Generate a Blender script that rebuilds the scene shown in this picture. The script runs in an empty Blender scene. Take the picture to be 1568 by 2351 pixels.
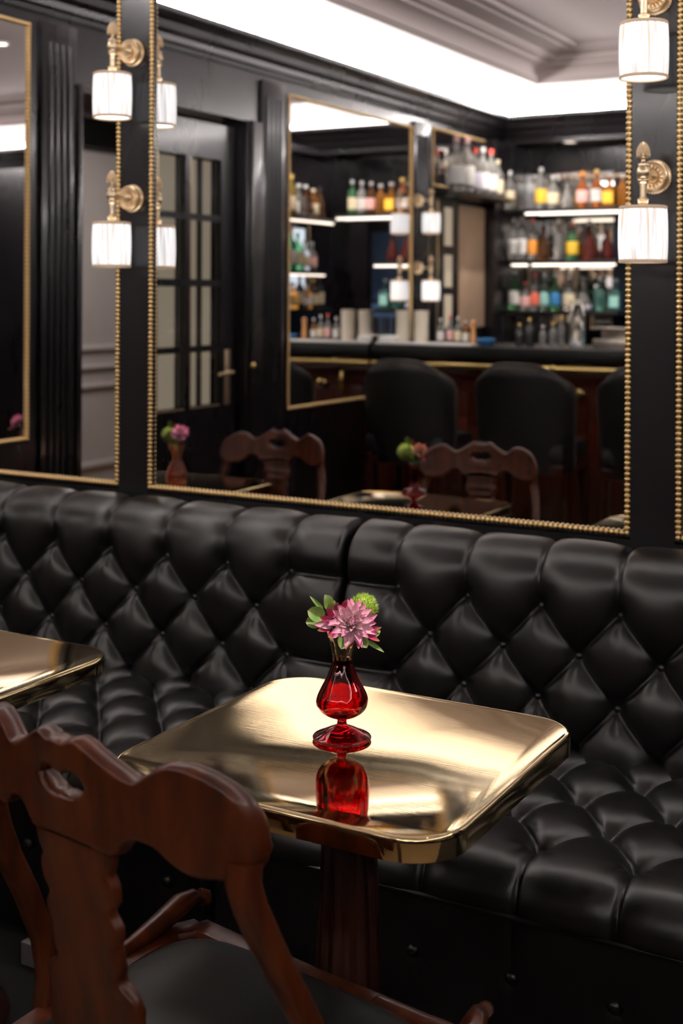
import bpy, bmesh, math, random
import numpy as np
from mathutils import Vector, Matrix, noise
random.seed(7)
SC = bpy.context.scene
COL = SC.collection
PI = math.pi
R = math.radians

# ------------------------------------------------------------------ camera
CAM_Y, CAM_Z, FPX = -3.08, 1.53, 2974.0
cd = bpy.data.cameras.new('camera')
cam = bpy.data.objects.new('camera', cd)
COL.objects.link(cam)
cam.location = (0, CAM_Y, CAM_Z)
cam.matrix_world = (Matrix.Translation((0, CAM_Y, CAM_Z)) @ Matrix.Rotation(R(29.25), 4, 'Z')
                    @ Matrix.Rotation(R(90), 4, 'X') @ Matrix.Rotation(R(0.28), 4, 'Z'))
cd.sensor_width = 36
cd.lens = FPX / 2351 * 36
cd.shift_y = -(1175.5 - 672) / 2351
cd.clip_start = 0.05
cd.dof.use_dof = True
cd.dof.focus_distance = 2.27
cd.dof.aperture_fstop = 3.6
SC.camera = cam

# ------------------------------------------------------------------ world, exposure
w = bpy.data.worlds.new('world')
SC.world = w
w.use_nodes = True
w.node_tree.nodes['Background'].inputs[0].default_value = (0.8, 0.85, 1, 1)
w.node_tree.nodes['Background'].inputs[1].default_value = 0.0
vs = SC.view_settings
vs.view_transform = 'Standard'
vs.look = 'None'
vs.gamma = 1
vs.use_curve_mapping = False
vs.exposure = 0.0
SC.cycles.caustics_reflective = False
SC.cycles.caustics_refractive = False
SC.cycles.sample_clamp_indirect = 5
SC.cycles.blur_glossy = 0.3
SC.cycles.max_bounces = 14
SC.cycles.glossy_bounces = 8

COVE_POWER = 60.0      # cove strips behind the cornice
SHADE_POWER = 1.12     # fabric lamp shades
LED_POWER = 2.4       # bar shelf strips


def area(name, loc, rot, sx, sy, watts, col=(1, .95, .88)):
    l = bpy.data.lights.new(name, 'AREA')
    l.shape = 'RECTANGLE'
    l.size, l.size_y, l.energy, l.color = sx, sy, watts, col
    o = bpy.data.objects.new(name, l)
    o.location = loc
    o.rotation_euler = rot
    COL.objects.link(o)
    return o


def spot(name, loc, to, watts, ang=60, col=(1, .93, .84), size=.04):
    l = bpy.data.lights.new(name, 'SPOT')
    l.energy, l.color, l.spot_size, l.spot_blend, l.shadow_soft_size = watts, col, R(ang), .6, size
    o = bpy.data.objects.new(name, l)
    o.location = loc
    o.rotation_euler = (Vector(to) - Vector(loc)).to_track_quat('-Z', 'Y').to_euler()
    COL.objects.link(o)


# light of the room beyond the side door, and unseen ceiling spots added to brighten the vases and lounge
area('corridor_light', (-5.2, -3.6, 2.9), (0, 0, 0), 1.2, 2.5, 45, (1, .93, .86))
ADDED_DOWN = [(-.85, -1.62, 3.06), (-1.85, -1.62, 3.06), (-2.90, -1.62, 3.06), (-1.2, -3.0, 3.06), (.8, -2.2, 3.06)]
AIM = [(-1.10, -1.10, .97), (-2.07, -1.163, .97), (-3.139, -1.165, .97), (-1.2, -3.0, 0), (.8, -2.2, 0)]
for i, (x, y, z) in enumerate(ADDED_DOWN):
    spot('added_beam', (x, y, z - .03), AIM[i], 170 if i < 3 else 14, 15 if i < 3 else 80)
for x in (-3.2, -2.75, -2.3):
    spot('added_bar_beam', (x, -4.7, 2.93), (x, -5.5, 1.75), 75, 62, size=.015)  # unseen spots added for brightness and glints on the shelf bottles
    spot('added_bar_beam', (x - .1, -3.05, 2.93), (x - .1, -3.85, 1.3), 80, 34, size=.015)  # unseen spots added to brighten the things on the counter
spot('niche_beam', (-3.05, -5.64, 2.57), (-3.05, -5.6, 1.5), 10, 110, size=.02)
spot('added_shelf_beam', (-2.9, -4.75, 2.93), (-3.45, -4.9, 2.2), 40, 60, size=.015)  # unseen spot added to brighten the bottles above the pantry door


# ------------------------------------------------------------------ materials
def mat(name, col, rough=.5, metal=0, trans=0, coat=0, spec=.5, ior=1.45, emit=None, es=0):
    m = bpy.data.materials.new(name)
    m.use_nodes = True
    b = m.node_tree.nodes['Principled BSDF']
    I = b.inputs
    I['Base Color'].default_value = (*col, 1)
    I['Roughness'].default_value = rough
    I['Metallic'].default_value = metal
    I['Transmission Weight'].default_value = trans
    I['Coat Weight'].default_value = coat
    I['Coat Roughness'].default_value = .12
    I['Specular IOR Level'].default_value = spec
    I['IOR'].default_value = ior
    if emit:
        I['Emission Color'].default_value = (*emit, 1)
        I['Emission Strength'].default_value = es
    return m


def nd(m, t, **kw):
    n = m.node_tree.nodes.new(t)
    for k, v in kw.items():
        if isinstance(v, (int, float, str)) and hasattr(n, k):
            setattr(n, k, v)
        else:
            n.inputs[k.replace('_', ' ')].default_value = v
    return n


def lk(m, a, b):
    m.node_tree.links.new(a, b)


def texco(m, scale=(1, 1, 1), kind='Object'):
    t = nd(m, 'ShaderNodeTexCoord')
    mp = nd(m, 'ShaderNodeMapping')
    mp.inputs['Scale'].default_value = scale
    lk(m, t.outputs[kind], mp.inputs[0])
    return mp.outputs[0]


def ramp(m, fac, stops):
    r = nd(m, 'ShaderNodeValToRGB')
    e = r.color_ramp.elements
    while len(e) < len(stops):
        e.new(.5)
    for i, (p, c) in enumerate(stops):
        e[i].position = p
        e[i].color = (*c, 1)
    lk(m, fac, r.inputs[0])
    return r.outputs[0]


def bump(m, h, strength, dist=.01):
    b = nd(m, 'ShaderNodeBump')
    b.inputs['Strength'].default_value = strength
    b.inputs['Distance'].default_value = dist
    lk(m, h, b.inputs['Height'])
    lk(m, b.outputs[0], m.node_tree.nodes['Principled BSDF'].inputs['Normal'])
    return b


def pbr(m):
    return m.node_tree.nodes['Principled BSDF'].inputs


def noisy(m, scale, stops, sc=(1, 1, 1), detail=6, into='Base Color'):
    n = nd(m, 'ShaderNodeTexNoise')
    n.inputs['Scale'].default_value = scale
    n.inputs['Detail'].default_value = detail
    lk(m, texco(m, sc), n.inputs['Vector'])
    lk(m, ramp(m, n.outputs[0], stops), pbr(m)[into])
    return n


M = {}
m = M['lacquer'] = mat('black_lacquer', (.0105, .0082, .0110), .16, coat=.3)
noisy(m, 3, [(.3, (.24,) * 3), (.75, (.34,) * 3)], (1, 1, .3), into='Roughness')
m = M['leather'] = mat('black_leather', (.0055, .0043, .0045), .40, spec=.65)
n = noisy(m, 9, [(.3, (.29,) * 3), (.7, (.38,) * 3)], into='Roughness')
n = nd(m, 'ShaderNodeTexVoronoi')
n.inputs['Scale'].default_value = 420
lk(m, texco(m), n.inputs['Vector'])
bump(m, n.outputs[0], .10, .001)
m = M['stool_leather'] = mat('stool_leather', (.007, .006, .006), .5)
m = M['seat_leather'] = mat('seat_leather', (.012, .011, .0105), .42)
m = M['wood'] = mat('mahogany', (.12, .036, .014), .36, coat=.2, spec=.35)
noisy(m, 6, [(.25, (.022, .0040, .0012)), (.5, (.066, .0120, .0028)), (.75, (.110, .023, .0050))], (6, 6, .8), 8)
m = M['dark_wood'] = mat('dark_red_wood', (.03, .007, .005), .28, coat=.3)
noisy(m, 6, [(.3, (.018, .004, .003)), (.7, (.05, .012, .007))], (8, 8, .7), 8)
m = M['bar_wood'] = mat('bar_mahogany', (.065, .013, .007), .25, coat=.3)
m = M['brass'] = mat('polished_brass', (.80, .61, .34), .09, 1)
n = nd(m, 'ShaderNodeTexNoise')
n.inputs['Scale'].default_value = 1.7
n.inputs['Detail'].default_value = 1.5
lk(m, texco(m, (1.0, .75, 1)), n.inputs['Vector'])
n2 = nd(m, 'ShaderNodeTexNoise')
n2.inputs['Scale'].default_value = 18
n2.inputs['Detail'].default_value = 5
lk(m, texco(m, (1, 26, 1)), n2.inputs['Vector'])
b1 = nd(m, 'ShaderNodeBump')
b1.inputs['Strength'].default_value = .006
b1.inputs['Distance'].default_value = .02
lk(m, n2.outputs[0], b1.inputs['Height'])
b2 = bump(m, n.outputs[0], .12, .06)
lk(m, b1.outputs[0], b2.inputs['Normal'])
n3 = nd(m, 'ShaderNodeTexNoise')
n3.inputs['Scale'].default_value = 2.2
lk(m, texco(m, (1, 1, 1)), n3.inputs['Vector'])
lk(m, ramp(m, n3.outputs[0], [(.35, (.012,) * 3), (.65, (.045,) * 3)]), pbr(m)['Roughness'])
M['bead_gold'] = mat('bead_gold', (.95, .69, .34), .38, 1)
M['gold'] = mat('antique_gold', (.88, .70, .48), .34, 1)
M['rail_brass'] = mat('rail_brass', (.85, .62, .25), .18, 1)
m = M['mirror'] = mat('mirror_silver', (.90, .885, .885), 0.0, 1)
n = noisy(m, 5, [(.45, (0.0,) * 3), (.95, (.05,) * 3)], (1, 1, .4), 8, into='Roughness')
m = M['old_mirror'] = mat('old_mirror', (.80, .78, .76), 0.02, 1)
m = M['cove'] = mat('cove_white', (.86, .84, .82), .7)
m = M['ceiling'] = mat('ceiling_grey', (.76, .655, .645), .7)
m = M['corridor'] = mat('corridor_paint', (.50, .45, .45), .6)
noisy(m, 2, [(.3, (.46, .41, .41)), (.7, (.53, .48, .475))])
M['floor'] = mat('dark_carpet', (.012, .009, .009), .9)
M['led'] = mat('led_strip', (1, 1, 1), .5, emit=(1, .87, .72), es=LED_POWER)
M['cove_led'] = mat('cove_led', (1, 1, 1), .5, emit=(1, .95, .925), es=COVE_POWER)
M['bulb'] = mat('bulb', (1, 1, 1), .5, emit=(1, .93, .82), es=12)
M['shade_lining'] = mat('shade_lining', (1, 1, 1), .7, emit=(1, .95, .88), es=3.2)
m = M['shade'] = mat('pleated_silk', (.85, .78, .68), .8)
t = nd(m, 'ShaderNodeTexCoord')
sx = nd(m, 'ShaderNodeSeparateXYZ')
lk(m, t.outputs['Object'], sx.inputs[0])
at = nd(m, 'ShaderNodeMath', operation='ARCTAN2')
lk(m, sx.outputs[1], at.inputs[0])
lk(m, sx.outputs[0], at.inputs[1])
cx = nd(m, 'ShaderNodeCombineXYZ')
lk(m, at.outputs[0], cx.inputs[0])
zz = nd(m, 'ShaderNodeMath', operation='MULTIPLY')
zz.inputs[1].default_value = .9
lk(m, sx.outputs[2], zz.inputs[0])
lk(m, zz.outputs[0], cx.inputs[1])
n = nd(m, 'ShaderNodeTexNoise')
n.inputs['Scale'].default_value = 7
n.inputs['Detail'].default_value = 3
lk(m, cx.outputs[0], n.inputs['Vector'])
rc = ramp(m, n.outputs[0], [(.33, (.58, .34, .17)), (.41, (.52, .52, .56)), (.51, (.80, .80, .81)), (.60, (1, 1, 1))])  # shading of the pleats is painted into the emission colour
lk(m, rc, pbr(m)['Emission Color'])
pbr(m)['Emission Strength'].default_value = SHADE_POWER
M['shade_trim'] = mat('shade_trim', (.62, .48, .36), .8, emit=(.62, .42, .28), es=.35)
M['red_glass'] = mat('ruby_glass', (.40, .0025, .006), .0, trans=1, ior=1.45)
M['amber_glass'] = mat('smoky_amber_glass', (.82, .62, .42), .0, trans=1, ior=1.45)
M['orange_glass'] = mat('apricot_glass', (.95, .42, .25), .0, trans=1, ior=1.45)
M['clear_glass'] = mat('clear_glass', (.97, .97, .97), .0, trans=1)
M['pane'] = mat('pane_glass', (.9, .9, .9), .0, trans=1)
M['curtain'] = mat('cream_panel_glow', (.62, .53, .40), .7, emit=(.62, .52, .38), es=0.42)  # backlit look put in as a glow; the panels are no lamps
M['tan'] = mat('tan_panel', (.78, .55, .38), .6)
M['blue_door'] = mat('blue_black_door', (.06, .105, .20), .35)
M['lightbox'] = mat('lightbox', (1, 1, 1), .5, emit=(.72, .86, 1.0), es=1.0)
M['white'] = mat('white_cloth', (.85, .84, .82), .8)
M['white_plate'] = mat('white_plastic', (.8, .78, .78), .5)
M['steel'] = mat('steel', (.75, .70, .62), .22, 1)
M['cut_glass'] = mat('ribbed_glass', (.95, .86, .72), .10, trans=.25)
M['cork'] = mat('wood_muddler', (.55, .26, .10), .5)
M['black'] = mat('black_satin', (.005, .005, .005), .35)
M['stem'] = mat('stem_green', (.10, .25, .04), .5)


def petal_mat(name, c0, c1, c2):
    m = mat(name, c1, .55)
    t = nd(m, 'ShaderNodeTexCoord')
    s = nd(m, 'ShaderNodeSeparateXYZ')
    lk(m, t.outputs['Generated'], s.inputs[0])
    lk(m, ramp(m, s.outputs[1], [(0, c0), (.5, c1), (1, c2)]), pbr(m)['Base Color'])
    return m


M['petal_pale'] = petal_mat('petal_pale', (.98, .92, .74), (.98, .76, .80), (.93, .40, .56))
M['petal_pink'] = petal_mat('petal_pink', (.98, .88, .84), (.96, .60, .70), (.85, .14, .38))
M['petal_deep'] = petal_mat('petal_deep', (.70, .10, .25), (.55, .02, .12), (.45, .30, .10))
M['petal_cream'] = petal_mat('petal_cream', (.85, .75, .45), (.85, .60, .38), (.75, .20, .22))
M['leaf'] = petal_mat('leaf_green', (.34, .46, .12), (.20, .36, .08), (.45, .52, .20))
M['pompom'] = petal_mat('pompom_green', (.30, .46, .05), (.50, .66, .10), (.70, .80, .28))


# ------------------------------------------------------------------ helpers
def mesh_from(name, verts, faces, m, smooth=True):
    me = bpy.data.meshes.new(name)
    me.from_pydata([tuple(map(float, v)) for v in verts], [], [list(map(int, f)) for f in faces])
    for mm in (m if isinstance(m, (list, tuple)) else [m]):
        me.materials.append(mm)
    if smooth:
        me.polygons.foreach_set('use_smooth', [True] * len(me.polygons))
    me.update()
    return me


def obj(name, me, parent=None, loc=(0, 0, 0), rot=None, **props):
    o = bpy.data.objects.new(name, me)
    COL.objects.link(o)
    if parent:
        o.parent = parent
    o.location = loc
    if rot is not None:
        o.rotation_euler = rot
    for k, v in props.items():
        o[k] = v
    return o


def thing(name, label, cat, loc=(0, 0, 0), rotz=0, group=None):
    o = bpy.data.objects.new(name, None)
    o.empty_display_size = .1
    COL.objects.link(o)
    o.location = loc
    o.rotation_euler = (0, 0, rotz)
    o['label'] = label
    o['category'] = cat
    if group:
        o['group'] = group
    return o


def tag(o, label, cat, group=None):
    o['label'] = label
    o['category'] = cat
    if group:
        o['group'] = group
    return o


class B:
    """collects shapes in one bmesh"""

    def __init__(s):
        s.bm = bmesh.new()

    def box(s, x0, x1, y0, y1, z0, z1, bev=0):
        x0, x1 = sorted((x0, x1))
        y0, y1 = sorted((y0, y1))
        z0, z1 = sorted((z0, z1))
        vs_ = [s.bm.verts.new(p) for p in [(x0, y0, z0), (x1, y0, z0), (x1, y1, z0), (x0, y1, z0),
                                           (x0, y0, z1), (x1, y0, z1), (x1, y1, z1), (x0, y1, z1)]]
        fs = [s.bm.faces.new([vs_[i] for i in f]) for f in
              [(3, 2, 1, 0), (4, 5, 6, 7), (0, 1, 5, 4), (1, 2, 6, 5), (2, 3, 7, 6), (3, 0, 4, 7)]]
        if bev:
            es = list({e for f in fs for e in f.edges})
            bmesh.ops.bevel(s.bm, geom=es, offset=bev, segments=2, affect='EDGES', profile=.6)
        return s

    def lathe(s, prof, n=24, c=(0, 0, 0), flute=0, nf=10, frange=None, axis='z', closed=False):
        rings = []
        for r, z in prof:
            ring = []
            for i in range(n):
                a = 2 * PI * i / n
                rr = r
                if flute and (frange is None or frange[0] <= z <= frange[1]):
                    rr = r * (1 + flute * (abs(math.cos(a * nf / 2)) - .6))
                p = (rr * math.cos(a), rr * math.sin(a), z)
                if axis == 'y':
                    p = (p[0], p[2], p[1])
                elif axis == 'x':
                    p = (p[2], p[0], p[1])
                ring.append(s.bm.verts.new((p[0] + c[0], p[1] + c[1], p[2] + c[2])))
            rings.append(ring)
        pairs = list(zip(rings, rings[1:]))
        if closed:
            pairs.append((rings[-1], rings[0]))
        for a, b in pairs:
            for i in range(n):
                j = (i + 1) % n
                s.bm.faces.new((a[i], a[j], b[j], b[i]))
        if not closed:
            if prof[0][0] > 1e-5:
                s.bm.faces.new(rings[0][::-1])
            if prof[-1][0] > 1e-5:
                s.bm.faces.new(rings[-1])
        return s

    def tube(s, pts, rad, n=10, flat=1.0, up=(0, 0, 1), power=2):
        pts = [Vector(p) for p in pts]
        if not isinstance(rad, (list, tuple)):
            rad = [rad] * len(pts)
        rings = []
        for i, p in enumerate(pts):
            t = (pts[min(i + 1, len(pts) - 1)] - pts[max(i - 1, 0)]).normalized()
            u = Vector(up)
            if abs(t.dot(u)) > .95:
                u = Vector((0, 1, 0)) if abs(t.y) < .9 else Vector((1, 0, 0))
            a = t.cross(u).normalized()
            b = a.cross(t).normalized()
            ring = []
            for k in range(n):
                th = 2 * PI * (k + .5) / n
                cc, ss = math.cos(th), math.sin(th)
                cc = math.copysign(abs(cc) ** (2 / power), cc)
                ss = math.copysign(abs(ss) ** (2 / power), ss)
                ring.append(s.bm.verts.new(p + a * (cc * rad[i]) + b * (ss * rad[i] * flat)))
            rings.append(ring)
        for a, b in zip(rings, rings[1:]):
            for k in range(n):
                j = (k + 1) % n
                s.bm.faces.new((a[k], a[j], b[j], b[k]))
        s.bm.faces.new(rings[0][::-1])
        s.bm.faces.new(rings[-1])
        return s

    def ball(s, c, r, sc=(1, 1, 1), u=12, v=8):
        rx, ry, rz = r * sc[0], r * sc[1], r * sc[2]
        nv, nf = s.bm.verts.new, s.bm.faces.new
        top = nv((c[0], c[1], c[2] + rz))
        prev = None
        for i in range(1, v):
            th = PI * i / v
            st, z = math.sin(th), c[2] + rz * math.cos(th)
            ring = [nv((c[0] + rx * st * math.cos(2 * PI * j / u), c[1] + ry * st * math.sin(2 * PI * j / u), z)) for j in range(u)]
            for j in range(u):
                q = (j + 1) % u
                if prev is None:
                    nf((top, ring[j], ring[q]))
                else:
                    nf((prev[j], ring[j], ring[q], prev[q]))
            prev = ring
        bot = nv((c[0], c[1], c[2] - rz))
        for j in range(u):
            nf((prev[j], bot, prev[(j + 1) % u]))
        return s

    def torus(s, c, R0, r, axis='z', n=28, k=8, sq=1):
        prof = [(R0 + r * math.cos(2 * PI * i / k), r * sq * math.sin(2 * PI * i / k)) for i in range(k)]
        return s.lathe(prof, n, c, axis=axis, closed=True)

    def me(s, name, m, smooth=True, angle=40):
        bmesh.ops.recalc_face_normals(s.bm, faces=s.bm.faces)
        me = bpy.data.meshes.new(name)
        s.bm.to_mesh(me)
        s.bm.free()
        for mm in (m if isinstance(m, (list, tuple)) else [m]):
            me.materials.append(mm)
        if smooth:
            me.polygons.foreach_set('use_smooth', [True] * len(me.polygons))
            me.set_sharp_from_angle(angle=R(angle))
        return me


def struct(name, me, parent=None):
    o = obj(name, me, parent)
    if not parent:
        o['kind'] = 'structure'
    return o


def dup(root, loc, rotz=None, label=None, scale=None):
    r = root.copy()
    COL.objects.link(r)
    r.location = loc
    if rotz is not None:
        r.rotation_euler = (0, 0, rotz)
    if label:
        r['label'] = label
    if scale:
        r.scale = scale
    for ch in root.children:
        c = ch.copy()
        COL.objects.link(c)
        c.parent = r
        for g in ch.children:
            d = g.copy()
            COL.objects.link(d)
            d.parent = c
    return r


def lerp(pts, x):
    return float(np.interp(x, [p[0] for p in pts], [p[1] for p in pts]))


# ------------------------------------------------------------------ room shell
XL, XR, YB = -3.55, 2.6, -5.6
HW = 2.80
struct('floor', B().box(XL - .12, XR + .1, -1.95, .15, -.05, 0).me('floor', M['floor'], False))
struct('floor_aisle', B().box(-7, XR + .1, YB - .4, -1.95, -.05, 0).me('floor_aisle', mat('aisle_bounce_tone', (.30, .215, .13), .35), False))  # pale tone invented to brighten what the brass table edge reflects
struct('floor_corridor', B().box(-7, XL - .12, -1.95, .15, -.05, 0).me('floor_corridor', mat('corridor_oak', (.3, .2, .13), .4), False))

# front wall (mirror wall): backing, bottom and top rails, flat posts between the mirrors
fb = B().box(XL, XR, .014, .12, 0, 3.2)
fb.box(XL, XR, -.004, .014, 0, .936).box(XL, XR, -.004, .014, 2.585, 3.2)
for a, b in ((XL, -3.50), (-2.485, -2.377), (-.918, -.812), (.62, .73), (1.9, XR)):
    fb.box(a, b, -.006, .014, .936, 2.585)
struct('wall_front', fb.me('wall_front', M['lacquer'], False))

# side wall with the doorway
sb = B()
for y0, y1, z0, z1 in ((0, -1.02, 0, 3.2), (-1.02, -2.25, 2.38, 3.2), (-2.25, YB, 0, 3.2)):
    sb.box(XL - .12, XL, y0, y1, z0, z1)
struct('wall_left', sb.me('wall_left', M['lacquer'], False))
struct('wall_right', B().box(XR, XR + .1, .1, YB, 0, 3.2).me('wall_right', M['lacquer'], False))
# back wall
YN = -5.86       # back of the bar niche
b = B().box(XL, XL + .10, YB - .1, YB, 0, 3.2).box(-2.12, XR, YB - .1, YB, 0, 3.2).box(XL + .10, -2.12, YB - .1, YB, 2.60, 3.2)
b.box(XL, -2.0, YN - .1, YN, 0, 2.75).box(XL, XL + .10, YN, YB - .1, 0, 2.7).box(-2.12, -2.0, YN, YB - .1, 0, 2.7)
struct('wall_back', b.me('wall_back', M['lacquer'], False))
struct('ceiling_niche', B().box(XL + .10, -2.12, YN, YB - .1, 2.60, 2.66).me('ceiling_niche', mat('niche_soffit', (.20, .155, .14), .4), False))


def perimeter(prof, m, name, inner_fill=False):
    """sweep (inset, z) profile round the room with mitred corners"""
    verts, faces = [], []
    for d, z in prof:
        verts += [(XL + d, -d, z), (XR - d, -d, z), (XR - d, YB + d, z), (XL + d, YB + d, z)]
    for k in range(len(prof) - 1):
        for i in range(4):
            j = (i + 1) % 4
            faces.append((k * 4 + i, k * 4 + j, k * 4 + 4 + j, k * 4 + 4 + i))
    if inner_fill:
        k = (len(prof) - 1) * 4
        faces.append((k, k + 1, k + 2, k + 3))
    return struct(name, mesh_from(name, verts, faces, m, False))


# black cornice
perimeter([(0, 2.63), (.014, 2.63), (.018, 2.65), (.03, 2.66), (.034, 2.685), (.055, 2.705), (.062, 2.735), (.085, 2.75),
           (.098, 2.77), (.10, 2.79), (.09, 2.795), (.0, 2.795)], M['lacquer'], 'trim_1')
# cove and tray ceiling
def arc(d0, z0, d1, z1, n=6):
    return [(d0 + (d1 - d0) * (1 - math.cos(PI / 2 * i / n)), z0 + (z1 - z0) * math.sin(PI / 2 * i / n)) for i in range(n + 1)]


perimeter([(0.001, 2.795), (.001, 2.86)] + arc(.002, 2.88, .20, 3.03) + [(.40, 3.035), (.405, 2.96)], M['cove'], 'ceiling_cove')
perimeter([(.405, 2.96), (.41, 2.945), (.425, 2.94), (.44, 2.945), (.445, 2.955), (.46, 2.958)] + arc(.46, 2.96, .56, 3.03, 5)
          + [(.57, 3.035), (.575, 3.045), (.62, 3.05), (.63, 3.06), (.645, 3.06), (.65, 3.075), (.78, 3.08), (.79, 3.092),
             (.82, 3.092), (.83, 3.085), (.86, 3.085), (.87, 3.1)], M['ceiling'], 'ceiling', True)
# LED strip lying on the cornice ledge
tl = thing('cove_light', 'bright white light strip on the cornice ledge all round the room', 'light strip')
verts, faces = [], []
for (d, z) in ((.030, 2.80), (.045, 2.80), (.022, 2.845), (.012, 2.84)):
    verts += [(XL + d, -d, z), (XR - d, -d, z), (XR - d, YB + d, z), (XL + d, YB + d, z)]
for k in range(3):
    for i in range(4):
        j = (i + 1) % 4
        faces.append((k * 4 + i, k * 4 + j, k * 4 + 4 + j, k * 4 + 4 + i))
obj('diffuser', mesh_from('diffuser', verts, faces, M['cove_led'], False), tl)
for i, (x, y, z) in enumerate(ADDED_DOWN):  # added fittings for the unseen ceiling spots
    d = thing('downlight', 'small added ceiling downlight ' + ['above the front brass table', 'above the middle brass table',
              'near the side wall mirror', 'above the bar stools', 'right of the front table'][i], 'downlight', (x, y, 3.085))
    obj('ring', B().torus((0, 0, .008), .045, .008).me('ring', M['white_plate']), d)
    obj('lens', B().lathe([(.0001, .006), (.038, .006), (.038, .012), (.0001, .012)], 20).me('lens', M['bulb']), d)

# pilasters on the side wall (fluted), door casing
def pilaster(name, y0, y1, nfl=4, z1=2.60):
    b = B()
    wd = abs(y1 - y0)
    b.box(XL + .001, XL + .018, y0, y1, 0, z1, .003)
    for i in range(nfl):
        yc = y0 - wd * (.22 + .56 * i / max(1, nfl - 1))
        b.tube([(XL + .018, yc, .3), (XL + .018, yc, z1 - .08)], wd * .055, 8)
    struct(name, b.me(name, M['lacquer']))


pilaster('trim_2', -.80, -1.00)
pilaster('trim_3', -2.40, -2.62)
pilaster('trim_4', -4.14, -4.37)
pilaster('trim_5', -5.44, -5.58, 2)
b = B()
b.box(XL + .001, XL + .03, -2.25, -2.385, 0, 2.38, .006).box(XL + .03, XL + .045, -2.27, -2.31, 0, 2.38, .006)
b.box(XL + .001, XL + .03, -1.003, -1.03, 0, 2.38, .004)
struct('trim_6', b.me('trim_6', M['lacquer']))
# room beyond the doorway: pale wall with rails
FX = -6.5
b = B().box(FX - .1, FX, -2.2, -7.5, 0, 3.15)
b.box(FX - .1, XL - .13, -7.4, -7.5, 0, 3.15)
b.box(FX - .1, XL - .13, -.6, -.7, 0, 3.15).box(FX - .1, FX, -.7, -2.2, 0, 3.15)
struct('wall_corridor', b.me('wall_corridor', M['corridor'], False))
struct('ceiling_corridor', B().box(FX, XL - .12, -.6, -7.4, 3.1, 3.15).me('ceiling_corridor', M['corridor'], False))
b = B()
for z, h in ((1.10, .035), (.955, .03), (.81, .03), (.21, .04)):
    b.box(FX, FX + .03, -.7, -7.4, z - h / 2, z + h / 2, .008)
struct('trim_8', b.me('trim_8', mat('corridor_rail', (.62, .57, .56), .45)))
struct('trim_9', B().box(FX, FX + .08, -.7, -7.4, 2.62, 2.84, .01).me('trim_9', M['black']))

# ------------------------------------------------------------------ french door leaf
dx = XL - .055
b = B()
DY0, DY1 = -1.57, -2.235
ROWS = [(.98, 1.245), (1.275, 1.555), (1.59, 1.87), (1.90, 2.17)]
COLS = [(-1.61, -1.828), (-1.868, -2.118)]
b.box(dx - .02, dx + .02, DY0, COLS[0][0], 0.01, 2.34)
b.box(dx - .02, dx + .02, COLS[0][1], COLS[1][0], .98, 2.17)
b.box(dx - .02, dx + .02, COLS[1][1], DY1, 0.01, 2.34)
b.box(dx - .02, dx + .02, COLS[0][0], COLS[1][1], 2.17, 2.34)
b.box(dx - .02, dx + .02, COLS[0][0], COLS[1][1], 0.01, .98)
for i in range(3):
    for c in COLS:
        b.box(dx - .018, dx + .018, c[0], c[1], ROWS[i][1], ROWS[i + 1][0])
door = struct('door_1', b.me('door_1', M['lacquer'], False))
for r in ROWS:
    for c in COLS:
        obj('pane', B().box(dx - .003, dx + .003, c[0], c[1], r[0], r[1]).me('pane', M['pane'], False), door)
b = B()
for c in COLS:
    b.box(dx + .012, dx + .017, c[0], c[0] - .012, .98, 2.17).box(dx + .012, dx + .017, c[0], c[1], .975, .987)
obj('gold_bead', b.me('gold_bead', M['gold'], False), door)
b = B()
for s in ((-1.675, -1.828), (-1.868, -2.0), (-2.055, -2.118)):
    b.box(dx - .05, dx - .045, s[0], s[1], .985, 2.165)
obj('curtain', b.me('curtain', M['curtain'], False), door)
b = B()
b.box(dx - .07, dx - .06, -1.62, -2.2, .9, 2.2)
obj('backing', b.me('backing', M['black'], False), door)
b = B()
b.box(dx + .02, dx + .026, -2.15, -2.195, .98, 1.25, .003)
b.tube([(dx + .026, -2.172, 1.14), (dx + .06, -2.172, 1.14), (dx + .065, -2.15, 1.14), (dx + .062, -2.05, 1.135)], .009, 8)
obj('handle', b.me('handle', M['gold']), door)
k = obj('latch_knob', B().ball((XL + .05, -2.275, 1.17), .016).me('latch_knob', M['rail_brass']), door)

# ------------------------------------------------------------------ mirrors with beaded frames
bead_v = B().ball((0, 0, 0), 1, (.0080, .0075, .0063), 14, 8).me('bead', M['bead_gold'], True, 180)
bead_h = B().ball((0, 0, 0), 1, (.0063, .0075, .0080), 14, 8).me('bead', M['bead_gold'], True, 180)
PITCH = .01305


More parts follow.
